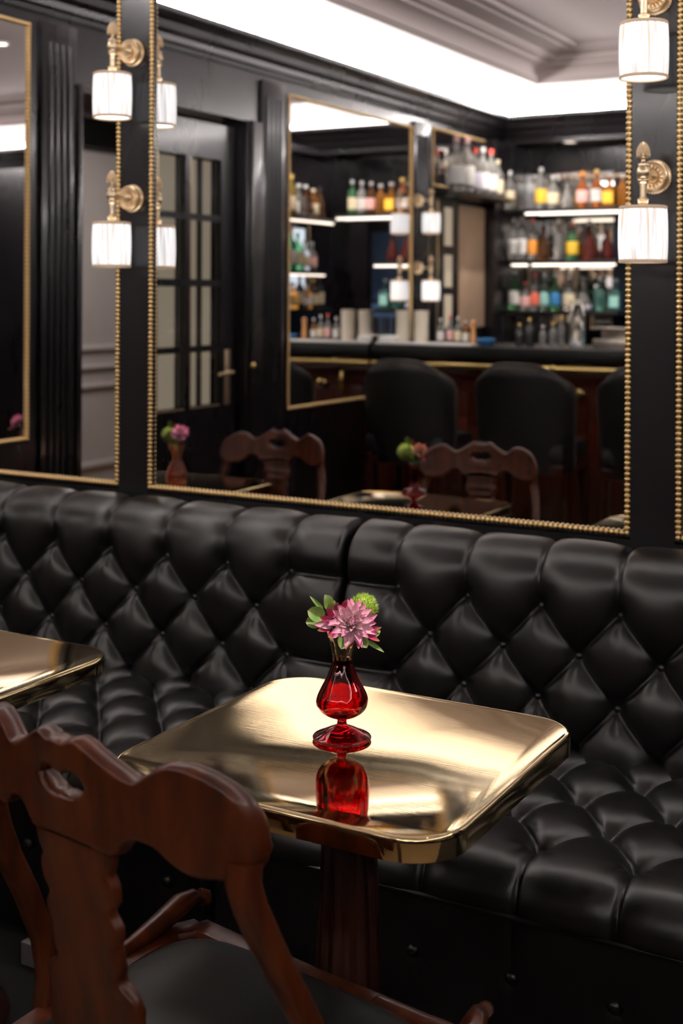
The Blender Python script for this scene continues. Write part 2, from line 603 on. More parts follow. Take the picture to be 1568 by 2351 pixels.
def front_mirror(x0, x1, label):
    z0, z1 = .951, 2.57
    t = thing('wall_mirror', label, 'mirror', (0, 0, 0), 0, 'gold beaded mirrors above the banquette')
    obj('mirror_glass', B().box(x0 + .004, x1 - .004, .002, .012, z0 - .004 + .008, z1 - .004).me('mirror_glass', M['mirror'], False), t)
    pts = []
    n = int(round((x1 - x0) / PITCH))
    for i in range(n + 1):
        x = x0 + (x1 - x0) * i / n
        pts.append((x, z0, bead_h))
        pts.append((x, z1, bead_h))
    n = int(round((z1 - z0) / PITCH))
    for i in range(1, n):
        z = z0 + (z1 - z0) * i / n
        pts.append((x0, z, bead_v))
        pts.append((x1, z, bead_v))

    def score(p):
        x, z, _ = p
        yy = -CAM_Y
        X = x * math.cos(R(29.25)) + yy * math.sin(R(29.25))
        Z = -x * math.sin(R(29.25)) + yy * math.cos(R(29.25))
        px, py = 784 + FPX * X / Z, 672 - FPX * (z - CAM_Z) / Z
        vis = -10 < px < 1578 and -10 < py < 2360
        return (0 if vis else 1, Z)
    pts.sort(key=score)
    rest = B()
    for i, (x, z, me) in enumerate(pts):
        if i < 300 and score((x, z, 0))[0] == 0:
            obj('bead', me, t, (x, -.006, z))
        else:
            rest.ball((x, -.006, z), 1, (.0072, .0072, .0072), 8, 6)
    obj('bead_moulding', rest.me('bead_moulding', M['bead_gold'], True, 180), t, kind='stuff')
    # slim black fillet the beads sit on
    f = B()
    for a, c, d, e in ((x0 - .009, x0 + .007, z0 - .01, z1 + .01), (x1 - .007, x1 + .009, z0 - .01, z1 + .01)):
        f.box(a, c, -.005, .002, d, e)
    f.box(x0 + .007, x1 - .007, -.005, .002, z0 - .01, z0 + .006).box(x0 + .007, x1 - .007, -.005, .002, z1 - .006, z1 + .01)
    obj('fillet', f.me('fillet', M['lacquer'], False), t)


front_mirror(-3.485, -2.493, 'gold beaded wall mirror at far left reflecting the doorway')
front_mirror(-2.369, -.926, 'wide gold beaded wall mirror reflecting the bar in the middle')
front_mirror(-.803, .60, 'gold beaded wall mirror at the right edge showing a sliver')


def side_mirror(y0, y1, z0, z1, label, glass='old_mirror'):
    t = thing('wall_mirror', label, 'mirror', (0, 0, 0))
    obj('mirror_glass', B().box(XL + .002, XL + .010, y0, y1, z0, z1).me('mirror_glass', M[glass], False), t)
    b = B()
    for (ya, za, yb, zb) in ((y0, z0, y1, z0), (y1, z0, y1, z1), (y1, z1, y0, z1), (y0, z1, y0, z0)):
        L = abs(yb - ya) + abs(zb - za)
        n = int(L / .016)
        for i in range(n):
            f = i / n
            b.ball((XL + .014, ya + (yb - ya) * f, za + (zb - za) * f), .0095, u=6, v=4)
    obj('bead_moulding', b.me('bead_moulding', M['bead_gold'], True, 180), t, kind='stuff')
    return t


side_mirror(-.05, -.725, .955, 2.57, 'beaded mirror on the side wall left of the open doorway', 'mirror')
side_mirror(-2.665, -4.11, .925, 2.555, 'beaded mirror on the side wall between french door and bar', 'mirror')

# panelled pantry door beside the bar, with shelf niche above
pd = struct('door_2', B().box(XL + .001, XL + .012, -4.40, -5.43, .9, 2.15).me('door_2', M['black'], False))
b = B()
for y in (-4.49, -5.40):
    b.box(XL + .012, XL + .018, y - .008, y + .008, .9, 2.13)
obj('gold_bead', b.me('gold_bead', M['gold'], False), pd)
obj('panel', B().box(XL + .012, XL + .02, -4.82, -5.27, 1.3, 2.12, .004).me('panel', M['tan']), pd)
obj('panel', B().box(XL + .02, XL + .024, -4.86, -5.0, 1.3, 1.86, .004).me('panel', M['tan']), pd)
for z0, z1 in ((1.30, 1.52), (1.57, 1.78), (1.84, 2.09)):
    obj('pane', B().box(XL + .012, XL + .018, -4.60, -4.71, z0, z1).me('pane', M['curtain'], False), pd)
side_mirror(-4.42, -5.40, 2.22, 2.585, 'low gold framed mirror panel behind the bottles above the pantry door', 'old_mirror')
sh = obj('shelf', B().box(XL + .02, XL + .26, -4.40, -5.24, 2.15, 2.175, .004).me('shelf', M['black']))
tag(sh, 'black shelf above the pantry door holding tall clear bottles', 'shelf')

# ------------------------------------------------------------------ sconces
def make_sconce():
    t = thing('wall_sconce', 'x', 'wall lamp', group='gilt sconces with pleated shades')
    # local: wall at y=0, lamp stands out to -y
    b = B()
    b.lathe([(.0001, 0), (.039, 0), (.039, -.006), (.036, -.008), (.034, -.018), (.036, -.022), (.0365, -.026), (.0335, -.029),
             (.0315, -.026), (.014, -.023), (.013, -.028), (.016, -.030), (.015, -.034), (.010, -.042), (.007, -.05), (.0001, -.05)], 40, axis='y')
    bk = obj('backplate', b.me('backplate', M['gold']), t)
    b = B()
    for i in range(40):
        a = 2 * PI * i / 40
        b.ball((.0395 * math.cos(a), -.005, .0395 * math.sin(a)), .0026, u=8, v=6)
    obj('bead_ring', b.me('bead_ring', M['gold'], True, 180), bk)
    b = B()
    for i in range(16):
        a = 2 * PI * i / 16
        for rr, w_, l_ in ((.0225, .0032, .0085), (.027, .0018, .004)):
            aa = a + (PI / 16 if rr > .025 else 0)
            mt = Matrix.Rotation(-aa, 4, 'Y') @ Matrix.Translation((rr, -.026, 0)) @ Matrix.Diagonal((l_, .003, w_, 1))
            bmesh.ops.create_uvsphere(b.bm, u_segments=8, v_segments=6, radius=1, matrix=mt)
    obj('petal_relief', b.me('petal_relief', M['gold'], True, 180), bk)
    obj('arm', B().tube([(0, -.045, 0), (0, -.1, 0)], .0065, 14).me('arm', M['gold']), t)
    yc = -.1
    prof = [(.0001, .034), (.005, .034), (.0045, .030), (.006, .027), (.0125, .023), (.0128, .019), (.010, .0185), (.0135, .013), (.0152, .004),
            (.0142, -.004), (.011, -.0095), (.0095, -.0105), (.0125, -.0135), (.0128, -.017), (.010, -.021), (.0078, -.0225)]
    prof += [(.0078, -.054), (.0105, -.056), (.0132, -.058), (.0132, -.061), (.0108, -.063), (.0125, -.065), (.0108, -.068),
             (.008, -.069), (.018, -.073), (.020, -.077), (.0001, -.077)]
    obj('stem', B().lathe(prof, 28, (0, yc, 0)).me('stem', M['gold']), t)
    # pine cone finial
    b = B()
    cone = [(.0001, .0345), (.006, .0345), (.0115, .040), (.0145, .047), (.014, .054), (.0115, .062), (.0075, .069), (.003, .0745), (.0001, .0755)]
    b.lathe(cone, 20, (0, yc, 0))
    for j in range(9):
        z = .044 + .0033 * j
        r = lerp([(.04, .0115), (.047, .0145), (.054, .014), (.062, .0115), (.069, .0075), (.0745, .003)], z)
        n = max(5, int(2 * PI * r / .0048))
        for i in range(n):
            a = 2 * PI * (i + .5 * (j % 2)) / n
            b.ball((r * math.cos(a), yc + r * math.sin(a), z), .0021, u=6, v=5)
    for i in range(10):
        a = 2 * PI * i / 10
        b.ball((.0142 * math.cos(a), yc + .0142 * math.sin(a), .0425), .003, (1, 1, 1.5), 6, 5)
    obj('finial', b.me('finial', M['gold'], True, 60), t)
    # pleated shade: origin on the lamp axis so that the pleats follow its own angle
    NP = 160
    rows = 12
    verts, faces = [], []
    zt, zb = -.079, -.203
    for k in range(rows + 1):
        f = k / rows
        z = zt + (zb - zt) * f
        r0 = .0535 + .0030 * math.sin(PI * f) ** .8 + .0005 * f
        amp = .0009 * (.4 + .6 * abs(2 * f - 1))
        for i in range(NP):
            a = 2 * PI * i / NP
            r = r0 + amp * math.sin(a * 40 + .6 * math.sin(a * 5 + f * 2)) + .0003 * math.sin(a * 17)
            verts.append((r * math.cos(a), r * math.sin(a), z))
    for k in range(rows):
        for i in range(NP):
            j = (i + 1) % NP
            faces.append((k * NP + i, (k + 1) * NP + i, (k + 1) * NP + j, k * NP + j))
    sh = obj('shade', mesh_from('shade', verts, faces, M['shade']), t, (0, yc, 0))
    for zz_, rr_ in ((zt, .0532), (zb, .0538)):
        obj('trim_tape', B().torus((0, 0, zz_), rr_, .0027, sq=1.6, n=48).me('trim_tape', M['shade_trim']), sh)
    b = B().lathe([(.0515, zb + .001), (.052, zt + .004), (.0001, zt + .004)], 40)
    obj('lining', b.me('lining', M['shade_lining']), sh)
    obj('bulb', B().ball((0, 0, -.15), .018, (1, 1, 1.4)).me('bulb', M['bulb']), sh)
    return t


s0 = make_sconce()
SPOTS = [(-2.436, -.006, 2.243, 0, 'upper gilt wall sconce left of the wide mirror'),
         (-2.436, -.006, 1.808, 0, 'lower gilt wall sconce left of the wide mirror'),
         (-.862, -.006, 2.238, 0, 'upper gilt wall sconce on the right post, cut by the top edge'),
         (-.862, -.006, 1.810, 0, 'lower gilt wall sconce on the right post with whole finial'),
         (XL + .018, -4.175, 2.105, PI / 2, 'upper gilt sconce on the side wall beside the bar'),
         (XL + .018, -4.175, 1.686, PI / 2, 'lower gilt sconce on the side wall beside the bar')]
for i, (x, y, z, rz, lab) in enumerate(SPOTS):
    if i == 0:
        s0.location = (x, y, z)
        s0['label'] = lab
    else:
        dup(s0, (x, y, z), rz, lab)

# ------------------------------------------------------------------ banquette
def seg_dist(U, V, a, b):
    ax, ay = a
    bx, by = b
    dx_, dy_ = bx - ax, by - ay
    L2 = dx_ * dx_ + dy_ * dy_
    t = np.clip(((U - ax) * dx_ + (V - ay) * dy_) / L2, 0, 1)
    return np.hypot(U - ax - t * dx_, V - ay - t * dy_), t


def tuft(U, V, segs, btns, w, sag=0.0):
    P = np.ones_like(U)
    for a, b in segs:
        lo_u, hi_u = min(a[0], b[0]) - 6 * w, max(a[0], b[0]) + 6 * w
        c0, c1 = np.searchsorted(U[:, 0], lo_u), np.searchsorted(U[:, 0], hi_u)
        if c1 <= c0:
            continue
        d, t = seg_dist(U[c0:c1], V[c0:c1], a, b)
        if abs(b[0] - a[0]) < 1e-6:      # straight pleat: a narrow fold in a flat panel
            P[c0:c1] *= (1 - .20 * np.exp(-(d / .035) ** 2)) * (1 - .62 * np.exp(-(d / .0055)))
        else:
            P[c0:c1] *= (1 - np.exp(-(d / w)) * .93) * (1 - .35 * np.exp(-(d / .005) ** 2))
    P = P ** .6
    pit = np.zeros_like(U)
    wr = np.zeros_like(U)
    for (bu, bv) in btns:
        c0, c1 = np.searchsorted(U[:, 0], bu - .14), np.searchsorted(U[:, 0], bu + .14)
        if c1 <= c0:
            continue
        u, v = U[c0:c1] - bu, V[c0:c1] - bv
        d = np.hypot(u, v)
        pit[c0:c1] += np.exp(-(d / .018) ** 2)
        th = np.arctan2(u, -v)
        fan = np.clip(np.cos(th) * 1.3 - .35, 0, 1)
        wr[c0:c1] += fan * np.exp(-((d - .034) / .026) ** 2) * np.cos(th * 10 + bu * 40)
    return P, pit, wr


def curve_sampler(pts, n):
    pts = np.array(pts, float)
    # catmull-rom resample
    out = []
    k = len(pts)
    for i in range(k - 1):
        p0, p1, p2, p3 = pts[max(i - 1, 0)], pts[i], pts[i + 1], pts[min(i + 2, k - 1)]
        for t in np.linspace(0, 1, 30, endpoint=False):
            out.append(.5 * ((2 * p1) + (-p0 + p2) * t + (2 * p0 - 5 * p1 + 4 * p2 - p3) * t * t + (-p0 + 3 * p1 - 3 * p2 + p3) * t ** 3))
    out.append(pts[-1])
    out = np.array(out)
    s = np.concatenate([[0], np.cumsum(np.hypot(*np.diff(out, axis=0).T))])
    ss = np.linspace(0, s[-1], n)
    return ss, np.interp(ss, s, out[:, 0]), np.interp(ss, s, out[:, 1])


def cushion(name, x0, x1, prof, H, segs, btns, w, par, step=.0042, fade=None, pdepth=.012, wdepth=.0046, endw=.02, sgn=1):
    """pillowed leather surface; prof is (y, z) curve; par maps arc position to the lattice's own v"""
    n_s = int(sum(math.hypot(prof[i + 1][0] - prof[i][0], prof[i + 1][1] - prof[i][1]) for i in range(len(prof) - 1)) / step)
    ss, Y, Z = curve_sampler(prof, n_s)
    nx = int((x1 - x0) / step)
    xs = np.linspace(x0, x1, nx)
    U, S = np.meshgrid(xs, ss, indexing='ij')
    V = par(S, np.broadcast_to(Y, S.shape), np.broadcast_to(Z, S.shape))
    P, pit, wr = tuft(U, V, segs, btns, w)
    endd = np.minimum(U - x0, x1 - U)
    E = np.sqrt(1 - (1 - np.clip(endd / endw, 0, 1)) ** 2)
    h = H * P * (.25 + .75 * E) - pdepth * pit + wdepth * wr * P
    if fade is not None:
        h = h * fade(S, ss[-1])
    h = h - .02 * (1 - E)
    rr = np.random.RandomState(3)
    for k in range(10):   # slack in the hide
        fx, fs, ph = rr.uniform(-30, 30), rr.uniform(-30, 30), rr.uniform(0, 6)
        h = h + .0006 * np.sin(U * fx + S * fs + ph) * P
    ty, tz = np.gradient(Y, ss), np.gradient(Z, ss)
    ny, nz = -tz, ty
    VX = U
    VY = Y[None, :] + ny[None, :] * h * sgn
    VZ = Z[None, :] + nz[None, :] * h * sgn
    verts = np.stack([VX, VY, VZ], -1).reshape(-1, 3)
    idx = np.arange(nx * n_s).reshape(nx, n_s)
    faces = np.stack([idx[:-1, :-1], idx[:-1, 1:], idx[1:, 1:], idx[1:, :-1]], -1).reshape(-1, 4)
    me = bpy.data.meshes.new(name)
    me.vertices.add(len(verts))
    me.vertices.foreach_set('co', verts.ravel())
    me.loops.add(faces.size)
    me.loops.foreach_set('vertex_index', faces.ravel().astype(np.int32))
    me.polygons.add(len(faces))
    me.polygons.foreach_set('loop_start', np.arange(0, faces.size, 4, dtype=np.int32))
    me.polygons.foreach_set('loop_total', np.full(len(faces), 4, np.int32))
    me.polygons.foreach_set('use_smooth', np.ones(len(faces), bool))
    me.materials.append(M['leather'])
    me.update(calc_edges=True)
    me.validate()

    def at(u, v):
        """surface point nearest to lattice position"""
        i = np.argmin((U - u) ** 2 + (V - v) ** 2)
        a, c = divmod(i, n_s)
        return Vector(verts[i]), Vector((0, ny[c], nz[c]))
    return me, at


btn_me = B().lathe([(.0001, .0055), (.004, .0050), (.0075, .0035), (.0098, .0005), (.010, -.003), (.0001, -.003)], 18).me('button', M['leather'])


def put_button(parent, p, nrm, lift=.0):
    q = nrm.to_track_quat('Z', 'Y')
    o = obj('button', btn_me, parent, p + nrm * lift)
    o.rotation_euler = q.to_euler()
    return o


def banquette(x0, x1, rows_back, rows_seat, base_x, label, end_left, end_right):
    t = thing('banquette', label, 'banquette', ((x0 + x1) / 2, -.4, 0), 0, 'black tufted banquettes along the mirror wall')
    off = Vector((-(x0 + x1) / 2, .4, 0))

    def add(name, me):
        o = obj(name, me, t)
        o.location = off
        return o

    def lattice(rows, top, bottom, topextra, half):
        segs, btns = [], []
        for r, (v, xs) in enumerate(rows):
            for x in xs:
                btns.append((x, v))
                if r == 0 and topextra is not None:
                    segs.append(((x, v), (x, topextra)))
                if r == len(rows) - 1 and bottom is not None:
                    segs.append(((x, v), (x, bottom)))
                if r + 1 < len(rows):
                    v2, x2 = rows[r + 1]
                    for xx in x2:
                        if abs(xx - x) < half * 1.4:
                            segs.append(((x, v), (xx, v2)))
            # pull to the upholstery end
            for xe in (x0 if end_left else None, x1 if end_right else None):
                if xe is None:
                    continue
                near = min(xs, key=lambda q: abs(q - xe))
                if abs(near - xe) < half * 2.1 and r % 2 == 0:
                    segs.append(((near, v), (xe, v)))
        return segs, btns
    # backrest : v = height on the base curve
    prof = [(-.205, .44), (-.19, .58), (-.172, .76), (-.160, .83), (-.142, .868), (-.108, .890), (-.06, .896), (-.012, .891)]
    segs, btns = lattice(rows_back, None, .40, 1.2, .1)

    def parb(S, Y, Z):
        s_top = .36          # arc length where the roll begins; beyond it v keeps counting
        return np.where(S < .40, np.interp(S, [0, .142, .323, .414], [.44, .58, .76, .85]), .85 + (S - .414))
    me, atb = cushion('backrest', x0, x1, prof, .041, segs, btns, .026, parb, fade=lambda S, L: np.clip((L - S) / .05, 0, 1) ** .6)
    bk = add('backrest', me)
    for (u, v) in btns:
        if x0 + .01 < u < x1 - .01:
            p, nn = atb(u, v)
            put_button(bk, p, nn, .001)
    # seat : v = y on the base curve, running on down the front roll
    sprof = [(-.14, .444), (-.3, .437), (-.5, .428), (-.64, .418), (-.71, .408), (-.735, .395), (-.748, .370), (-.748, .342)]
    segs, btns = lattice(rows_seat, None, -1.2, .2, .1)

    def pars(S, Y, Z):
        return -.14 - S
    me, ats = cushion('seat_cushion', x0, x1, sprof, .044, segs, btns, .022, pars, endw=.015, sgn=-1,
                      fade=lambda S, L: np.clip((L - S) / .012, 0, 1) ** .5 * (.3 + .7 * np.clip(S / .05, 0, 1)))
    # the curve runs front-wards so flip to face up
    for_flip = me
    for_flip.flip_normals()
    st = add('seat_cushion', me)
    for (u, v) in btns:
        if x0 + .01 < u < x1 - .01:
            p, nn = ats(u, v)
            put_button(st, p, -nn if nn.z < 0 else nn, .001)
    # base panel with pleats
    bprof = [(-.762, .352), (-.764, .30), (-.764, .15), (-.760, .03)]
    segs, btns = [], []
    for x in base_x:
        segs.append(((x, .5), (x, .226)))
        segs.append(((x, .226), (x, -.1)))
        btns.append((x, .226))
    me, atp = cushion('base_panel', x0, x1, bprof, .012, segs, btns, .012, lambda S, Y, Z: Z, step=.008, pdepth=.006, sgn=-1)
    me.flip_normals()
    bp = add('base_panel', me)
    for (u, v) in btns:
        if x0 + .01 < u < x1 - .01:
            p, nn = atp(u, v)
            o = put_button(bp, p + Vector((0, -.004, 0)), Vector((0, -1, 0)), .004)
            o.scale = (1.35,) * 3
    b = B().tube([(x0 + .004, -.789, .352), (x1 - .004, -.789, .352)], .0055, 8)
    add('piping', b.me('piping', M['leather']))
    # frame inside
    b = B().box(x0 + .004, x1 - .004, -.755, -.03, .02, .34).box(x0 + .004, x1 - .004, -.15, -.006, .34, .86)
    add('carcass', b.me('carcass', M['black'], False))
    return t


SEAM = -1.612
def series(x0, d, lo, hi):
    k0 = math.ceil((lo - x0) / d - 1e-6)
    return [x0 + d * k for k in range(k0, 60) if x0 + d * k <= hi + 1e-6]


lo, hi = -3.53, SEAM - .003
banquette(lo, hi, [(.795, series(-1.783, .202, lo + .1, hi - .1)), (.69, series(-1.884, .202, lo + .05, hi - .2)),
                   (.58, series(-1.783, .202, lo + .1, hi - .1)), (.475, series(-1.884, .202, lo + .05, hi - .2))],
          [(-.19, series(-2.02, .2, lo + .05, hi - .05)), (-.30, series(-2.12, .2, lo + .05, hi - .05)), (-.415, series(-2.02, .2, lo + .05, hi - .05)),
           (-.53, series(-2.12, .2, lo + .05, hi - .05)), (-.65, series(-2.02, .2, lo + .05, hi - .05))],
          series(-1.93, .203, lo + .05, hi - .02), 'left black tufted leather banquette behind the left brass table', False, True)
lo, hi = SEAM + .003, .55
banquette(lo, hi, [(.79, series(-1.468, .191, lo + .1, hi)), (.685, series(-1.372, .1915, lo + .2, hi)),
                   (.58, series(-1.468, .191, lo + .1, hi)), (.475, series(-1.372, .1915, lo + .2, hi))],
          [(-.19, series(-.905, .195, lo + .05, hi)), (-.30, series(-.808, .195, lo + .05, hi)), (-.415, series(-.905, .195, lo + .05, hi)),
           (-.53, series(-.808, .195, lo + .05, hi)), (-.65, series(-.905, .195, lo + .05, hi))],
          series(-1.123, .206, lo + .05, hi), 'right black tufted leather banquette behind the front brass table', True, False)

# ------------------------------------------------------------------ tables
def rrect(hx, hy, r, n=10):
    pts = []
    for cx_, cy_, a0 in ((hx - r, hy - r, 0), (-hx + r, hy - r, 90), (-hx + r, -hy + r, 180), (hx - r, -hy + r, 270)):
        for i in range(n + 1):
            a = R(a0 + 90 * i / n)
            pts.append((cx_ + r * math.cos(a), cy_ + r * math.sin(a)))
    return pts


def make_table(label):
    t = thing('bistro_table', label, 'table', group='brass topped tables along the banquette')
    rings = []
    hx, hy, rad = .318, .308, .092
    for ins, z in ((.002, .713), (0, .7145), (0, .742), (.0008, .7465), (.003, .7492), (.006, .75), (.0085, .7499), (.011, .7494)):
        rings.append([(x, y, z) for x, y in rrect(hx - ins, hy - ins, rad - ins)])
    n = len(rings[0])
    verts = [p for r in rings for p in r]
    faces = []
    for k in range(len(rings) - 1):
        for i in range(n):
            j = (i + 1) % n
            faces.append((k * n + i, k * n + j, (k + 1) * n + j, (k + 1) * n + i))
    faces.append([i for i in range(n)][::-1])
    faces.append([(len(rings) - 1) * n + i for i in range(n)])
    me = mesh_from('table_top', verts, faces, M['brass'])
    me.set_sharp_from_angle(angle=R(35))
    obj('table_top', me, t)
    b = B().box(-.24, .24, -.23, .23, .690, .714, .004)
    obj('under_frame', b.me('under_frame', M['black']), t)
    b = B().lathe([(.075, .04), (.068, .06), (.0615, .2), (.055, .36), (.0475, .55), (.044, .66), (.052, .68), (.06, .692)], 48, flute=.10, nf=12, frange=(.05, .67))
    obj('pedestal', b.me('pedestal', M['dark_wood'], True, 30), t)
    b = B().lathe([(.21, 0.0), (.21, .012), (.20, .02), (.10, .032), (.085, .045), (.0001, .045)], 40)
    obj('base', b.me('base', M['dark_wood']), t)
    return t


TABLES = [(-1.080, -1.115, 'brass topped table in the foreground holding the ruby vase'),
          (-2.103, -1.165, 'brass topped table cut by the left edge of the picture'),
          (-3.150, -1.165, 'brass topped table in the corner beside the side wall')]
tb0 = make_table(TABLES[0][2])
tb0.location = (TABLES[0][0], TABLES[0][1], 0)
for x, y, lab in TABLES[1:]:
    dup(tb0, (x, y, 0), 0, lab)

# ------------------------------------------------------------------ vases
def glass_lathe(outer, wall, n, mtl, name, parent, flute=0, nf=10, frange=None, bottom=True):
    """closed glass shell: outer profile from bottom to top, inner offset back down"""
    inner = [(max(r - wall, .0004), z) for r, z in outer][::-1]
    if bottom:
        z0 = outer[0][1]
        inner = [(r, max(z, z0 + wall * 1.6)) for r, z in inner]
        prof = [(.0004, z0)] + outer + inner + [(.0004, inner[-1][1])]
    else:
        prof = outer + inner
    b = B()
    b.lathe(prof, n, flute=flute, nf=nf, frange=frange, closed=not bottom)
    return obj(name, b.me(name, mtl, True, 50), parent)


def smooth_prof(pts, k=6):
    _, a, c = curve_sampler(pts, len(pts) * k)
    return list(zip(a.tolist(), c.tolist()))


U0 = .000197
v1 = thing('bud_vase', 'ruby red footed glass vase with smoky flared neck on front table', 'vase', (-1.102, -1.103, .7503))
b = B()
foot = smooth_prof([(.0490, .0008), (.0512, .003), (.0500, .006), (.038, .0115), (.024, .0185), (.0125, .0235), (.0088, .0275), (.0082, .034), (.0098, .0365)])
b.lathe([(.0001, .0005)] + foot + [(.0001, .0365)], 48)
obj('foot', b.me('foot', M['red_glass'], True, 60), v1)
bowl = smooth_prof([(.0098, .0368), (.022, .0405), (.034, .047), (.0420, .0555), (.0452, .066), (.0435, .076), (.0385, .087), (.0325, .0985),
                    (.0262, .111), (.0215, .1225), (.0182, .133), (.0170, .1405)])
glass_lathe(bowl, .0022, 80, M['red_glass'], 'bowl', v1, .06, 8, (.06, .13))
neck = smooth_prof([(.0170, .1407), (.0178, .149), (.0205, .161), (.0240, .1745), (.0285, .187), (.0335, .197)])
glass_lathe(neck, .0018, 60, M['amber_glass'], 'neck', v1, .05, 8, (.15, .19), bottom=False)

v2 = thing('bud_vase', 'ruby glass vase with tall thin neck on the middle table', 'vase', (-2.070, -1.163, .7503))
prof = smooth_prof([(.036, .001), (.034, .004), (.018, .010), (.009, .018), (.010, .026), (.030, .036), (.046, .046), (.048, .054), (.040, .064),
                    (.022, .072), (.018, .078), (.0185, .084), (.014, .090), (.0145, .120), (.015, .145), (.024, .162)], 4)
glass_lathe(prof, .002, 40, M['red_glass'], 'body', v2)
v3 = thing('bud_vase', 'apricot glass vase with pinched waist on the corner table', 'vase', (-3.139, -1.165, .7503))
prof = smooth_prof([(.030, .001), (.038, .006), (.0435, .025), (.040, .05), (.028, .08), (.017, .102), (.018, .115), (.026, .140), (.036, .165)], 5)
glass_lathe(prof, .002, 40, M['orange_glass'], 'body', v3, .08, 9, (.02, .09))


# ------------------------------------------------------------------ flowers
def petal_mesh(name, L, W, cup, m, tip=.6, nseg=7, curl=.2, blunt=.8):
    verts, faces = [], []
    nw = 5
    for i in range(nseg + 1):
        f = i / nseg
        wd = W * math.sin(PI * min(1, f ** tip * .93 + .05)) ** blunt * (1 if f < 1 else .0)
        if i == nseg:
            wd = W * .02
        for j in range(nw):
            g = 2 * j / (nw - 1) - 1
            verts.append((g * wd * .5, L * f, cup * L * (f * f) * .9 + cup * wd * .9 * g * g - curl * L * f ** 4))
    for i in range(nseg):
        for j in range(nw - 1):
            a = i * nw + j
            faces.append((a, a + 1, a + nw + 1, a + nw))
    me = mesh_from(name, verts, faces, m)
    return me


P_out = petal_mesh('petal', .034, .0155, .25, M['petal_pink'])
P_mid = petal_mesh('petal', .029, .0135, .45, M['petal_pale'])
P_in = petal_mesh('petal', .019, .009, .7, M['petal_pale'])
P_cream = petal_mesh('petal', .026, .010, .4, M['petal_cream'])
P_deep = petal_mesh('petal', .026, .0095, .3, M['petal_deep'], curl=-.2)
LEAF = petal_mesh('leaf', .030, .025, .35, M['leaf'], .9, 8, .25, .55)
LEAF2 = petal_mesh('leaf', .034, .0085, .3, M['leaf'])


def basis(fwd):
    return Vector(fwd).to_track_quat('Z', 'Y').to_matrix().to_4x4()


def flower(label, name, c, fwd, meshes, size=1, group=None, cat='flower', stem_to=None):
    t = thing(name, label, cat, c, 0, group)
    Bm = basis(fwd)
    rnd = random.Random(hash(label) % 1000 if False else len(label))
    spec = [(meshes[0], 15, .006, 84, 96), (meshes[0], 14, .006, 66, 80), (meshes[1], 13, .005, 48, 62), (meshes[1], 11, .004, 34, 46), (meshes[2], 9, .003, 18, 30), (meshes[2], 5, .001, 4, 14)]
    for r, (me, n, rad, t0, t1) in enumerate(spec):
        for i in range(n):
            a = 2 * PI * (i + .5 * (r % 2) + rnd.uniform(-.2, .2)) / n
            tilt = R(90 - rnd.uniform(t0 - 5, t1 + 5))
            mt = Bm @ Matrix.Rotation(a, 4, 'Z') @ Matrix.Translation((0, rad, 0)) @ Matrix.Rotation(tilt, 4, 'X') @ Matrix.Rotation(rnd.uniform(-.5, .5), 4, 'Y')
            o = obj('petal', me, t)
            s = size * rnd.uniform(.80, 1.15)
            o.matrix_local = mt @ Matrix.Diagonal((s, s, s, 1))
    if stem_to:
        d = Vector(stem_to) - Vector(c)
        obj('stem', B().tube([(0, 0, 0), d * .35 + Vector((0, 0, -.004)), d], .0022, 8).me('stem', M['stem']), t)
    return t


def pompom(label, c, r, group=None, stem_to=None, seed=1):
    t = thing('green_pompom', label, 'flower', c, 0, group)
    rnd = random.Random(seed)
    b = B().ball((0, 0, 0), r * .8, u=16, v=10)
    obj('core', b.me('core', M['pompom'], True, 180), t)
    verts, faces = [], []
    for i in range(1500):
        d = Vector((rnd.gauss(0, 1), rnd.gauss(0, 1), rnd.gauss(0, 1))).normalized()
        s = d.orthogonal().normalized()
        s = (Matrix.Rotation(rnd.uniform(0, 6), 3, d) @ s)
        k = len(verts)
        q = d * r * .74
        tip = d * r * rnd.uniform(.95, 1.12) + s * r * .12
        verts += [q + s.cross(d) * r * .03, q - s.cross(d) * r * .03, tip]
        faces.append((k, k + 1, k + 2))
    o = obj('bristles', mesh_from('bristles', verts, faces, M['pompom']), t)
    o['kind'] = 'stuff'
    if stem_to:
        d = Vector(stem_to) - Vector(c)
        obj('stem', B().tube([(0, 0, 0), d], .002, 8).me('stem', M['stem']), t)
    return t


CR, CF = Vector((.8725, .4886, 0)), Vector((.4886, -.8725, 0))   # along the table edge seen from the aisle, and toward the aisle


def at_vase(v, r, f, z):
    return Vector(v) + CR * r + CF * f + Vector((0, 0, z))


def sprig(label, c, leaves, stem_to, cat='leaf sprig'):
    t = thing('leaf_sprig', label, cat, c)
    b = B()
    d = Vector(stem_to) - Vector(c)
    b.tube([(0, 0, 0), d * .4, d], .0016, 6)
    obj('stem', b.me('stem', M['stem']), t)
    for (off, fwd, up, me, s) in leaves:
        y = Vector(fwd).normalized()
        z = Vector(up)
        z = (z - y * z.dot(y)).normalized()
        x = y.cross(z)
        mt = Matrix((x, y, z)).transposed().to_4x4()
        o = obj('leaf', me, t)
        o.matrix_local = Matrix.Translation(off) @ mt @ Matrix.Diagonal((s, s, s, 1))
    return t


V1 = (-1.102, -1.103, .7503)
inn = at_vase(V1, 0, 0, .150)
ctr = at_vase(V1, .016, .020, .208)
flower('pink flower with pale layered petals leaning over the ruby vase', 'pink_flower', ctr, CF * .85 + CR * .12 + Vector((0, 0, .52)), (P_out, P_mid, P_in), 1.12, stem_to=inn)
pompom('fuzzy lime green pompom flower behind the pink flower in ruby vase', at_vase(V1, .037, -.012, .226), .026, stem_to=inn, seed=3)


def W3(r, f, z):
    return CR * r + CF * f + Vector((0, 0, z))


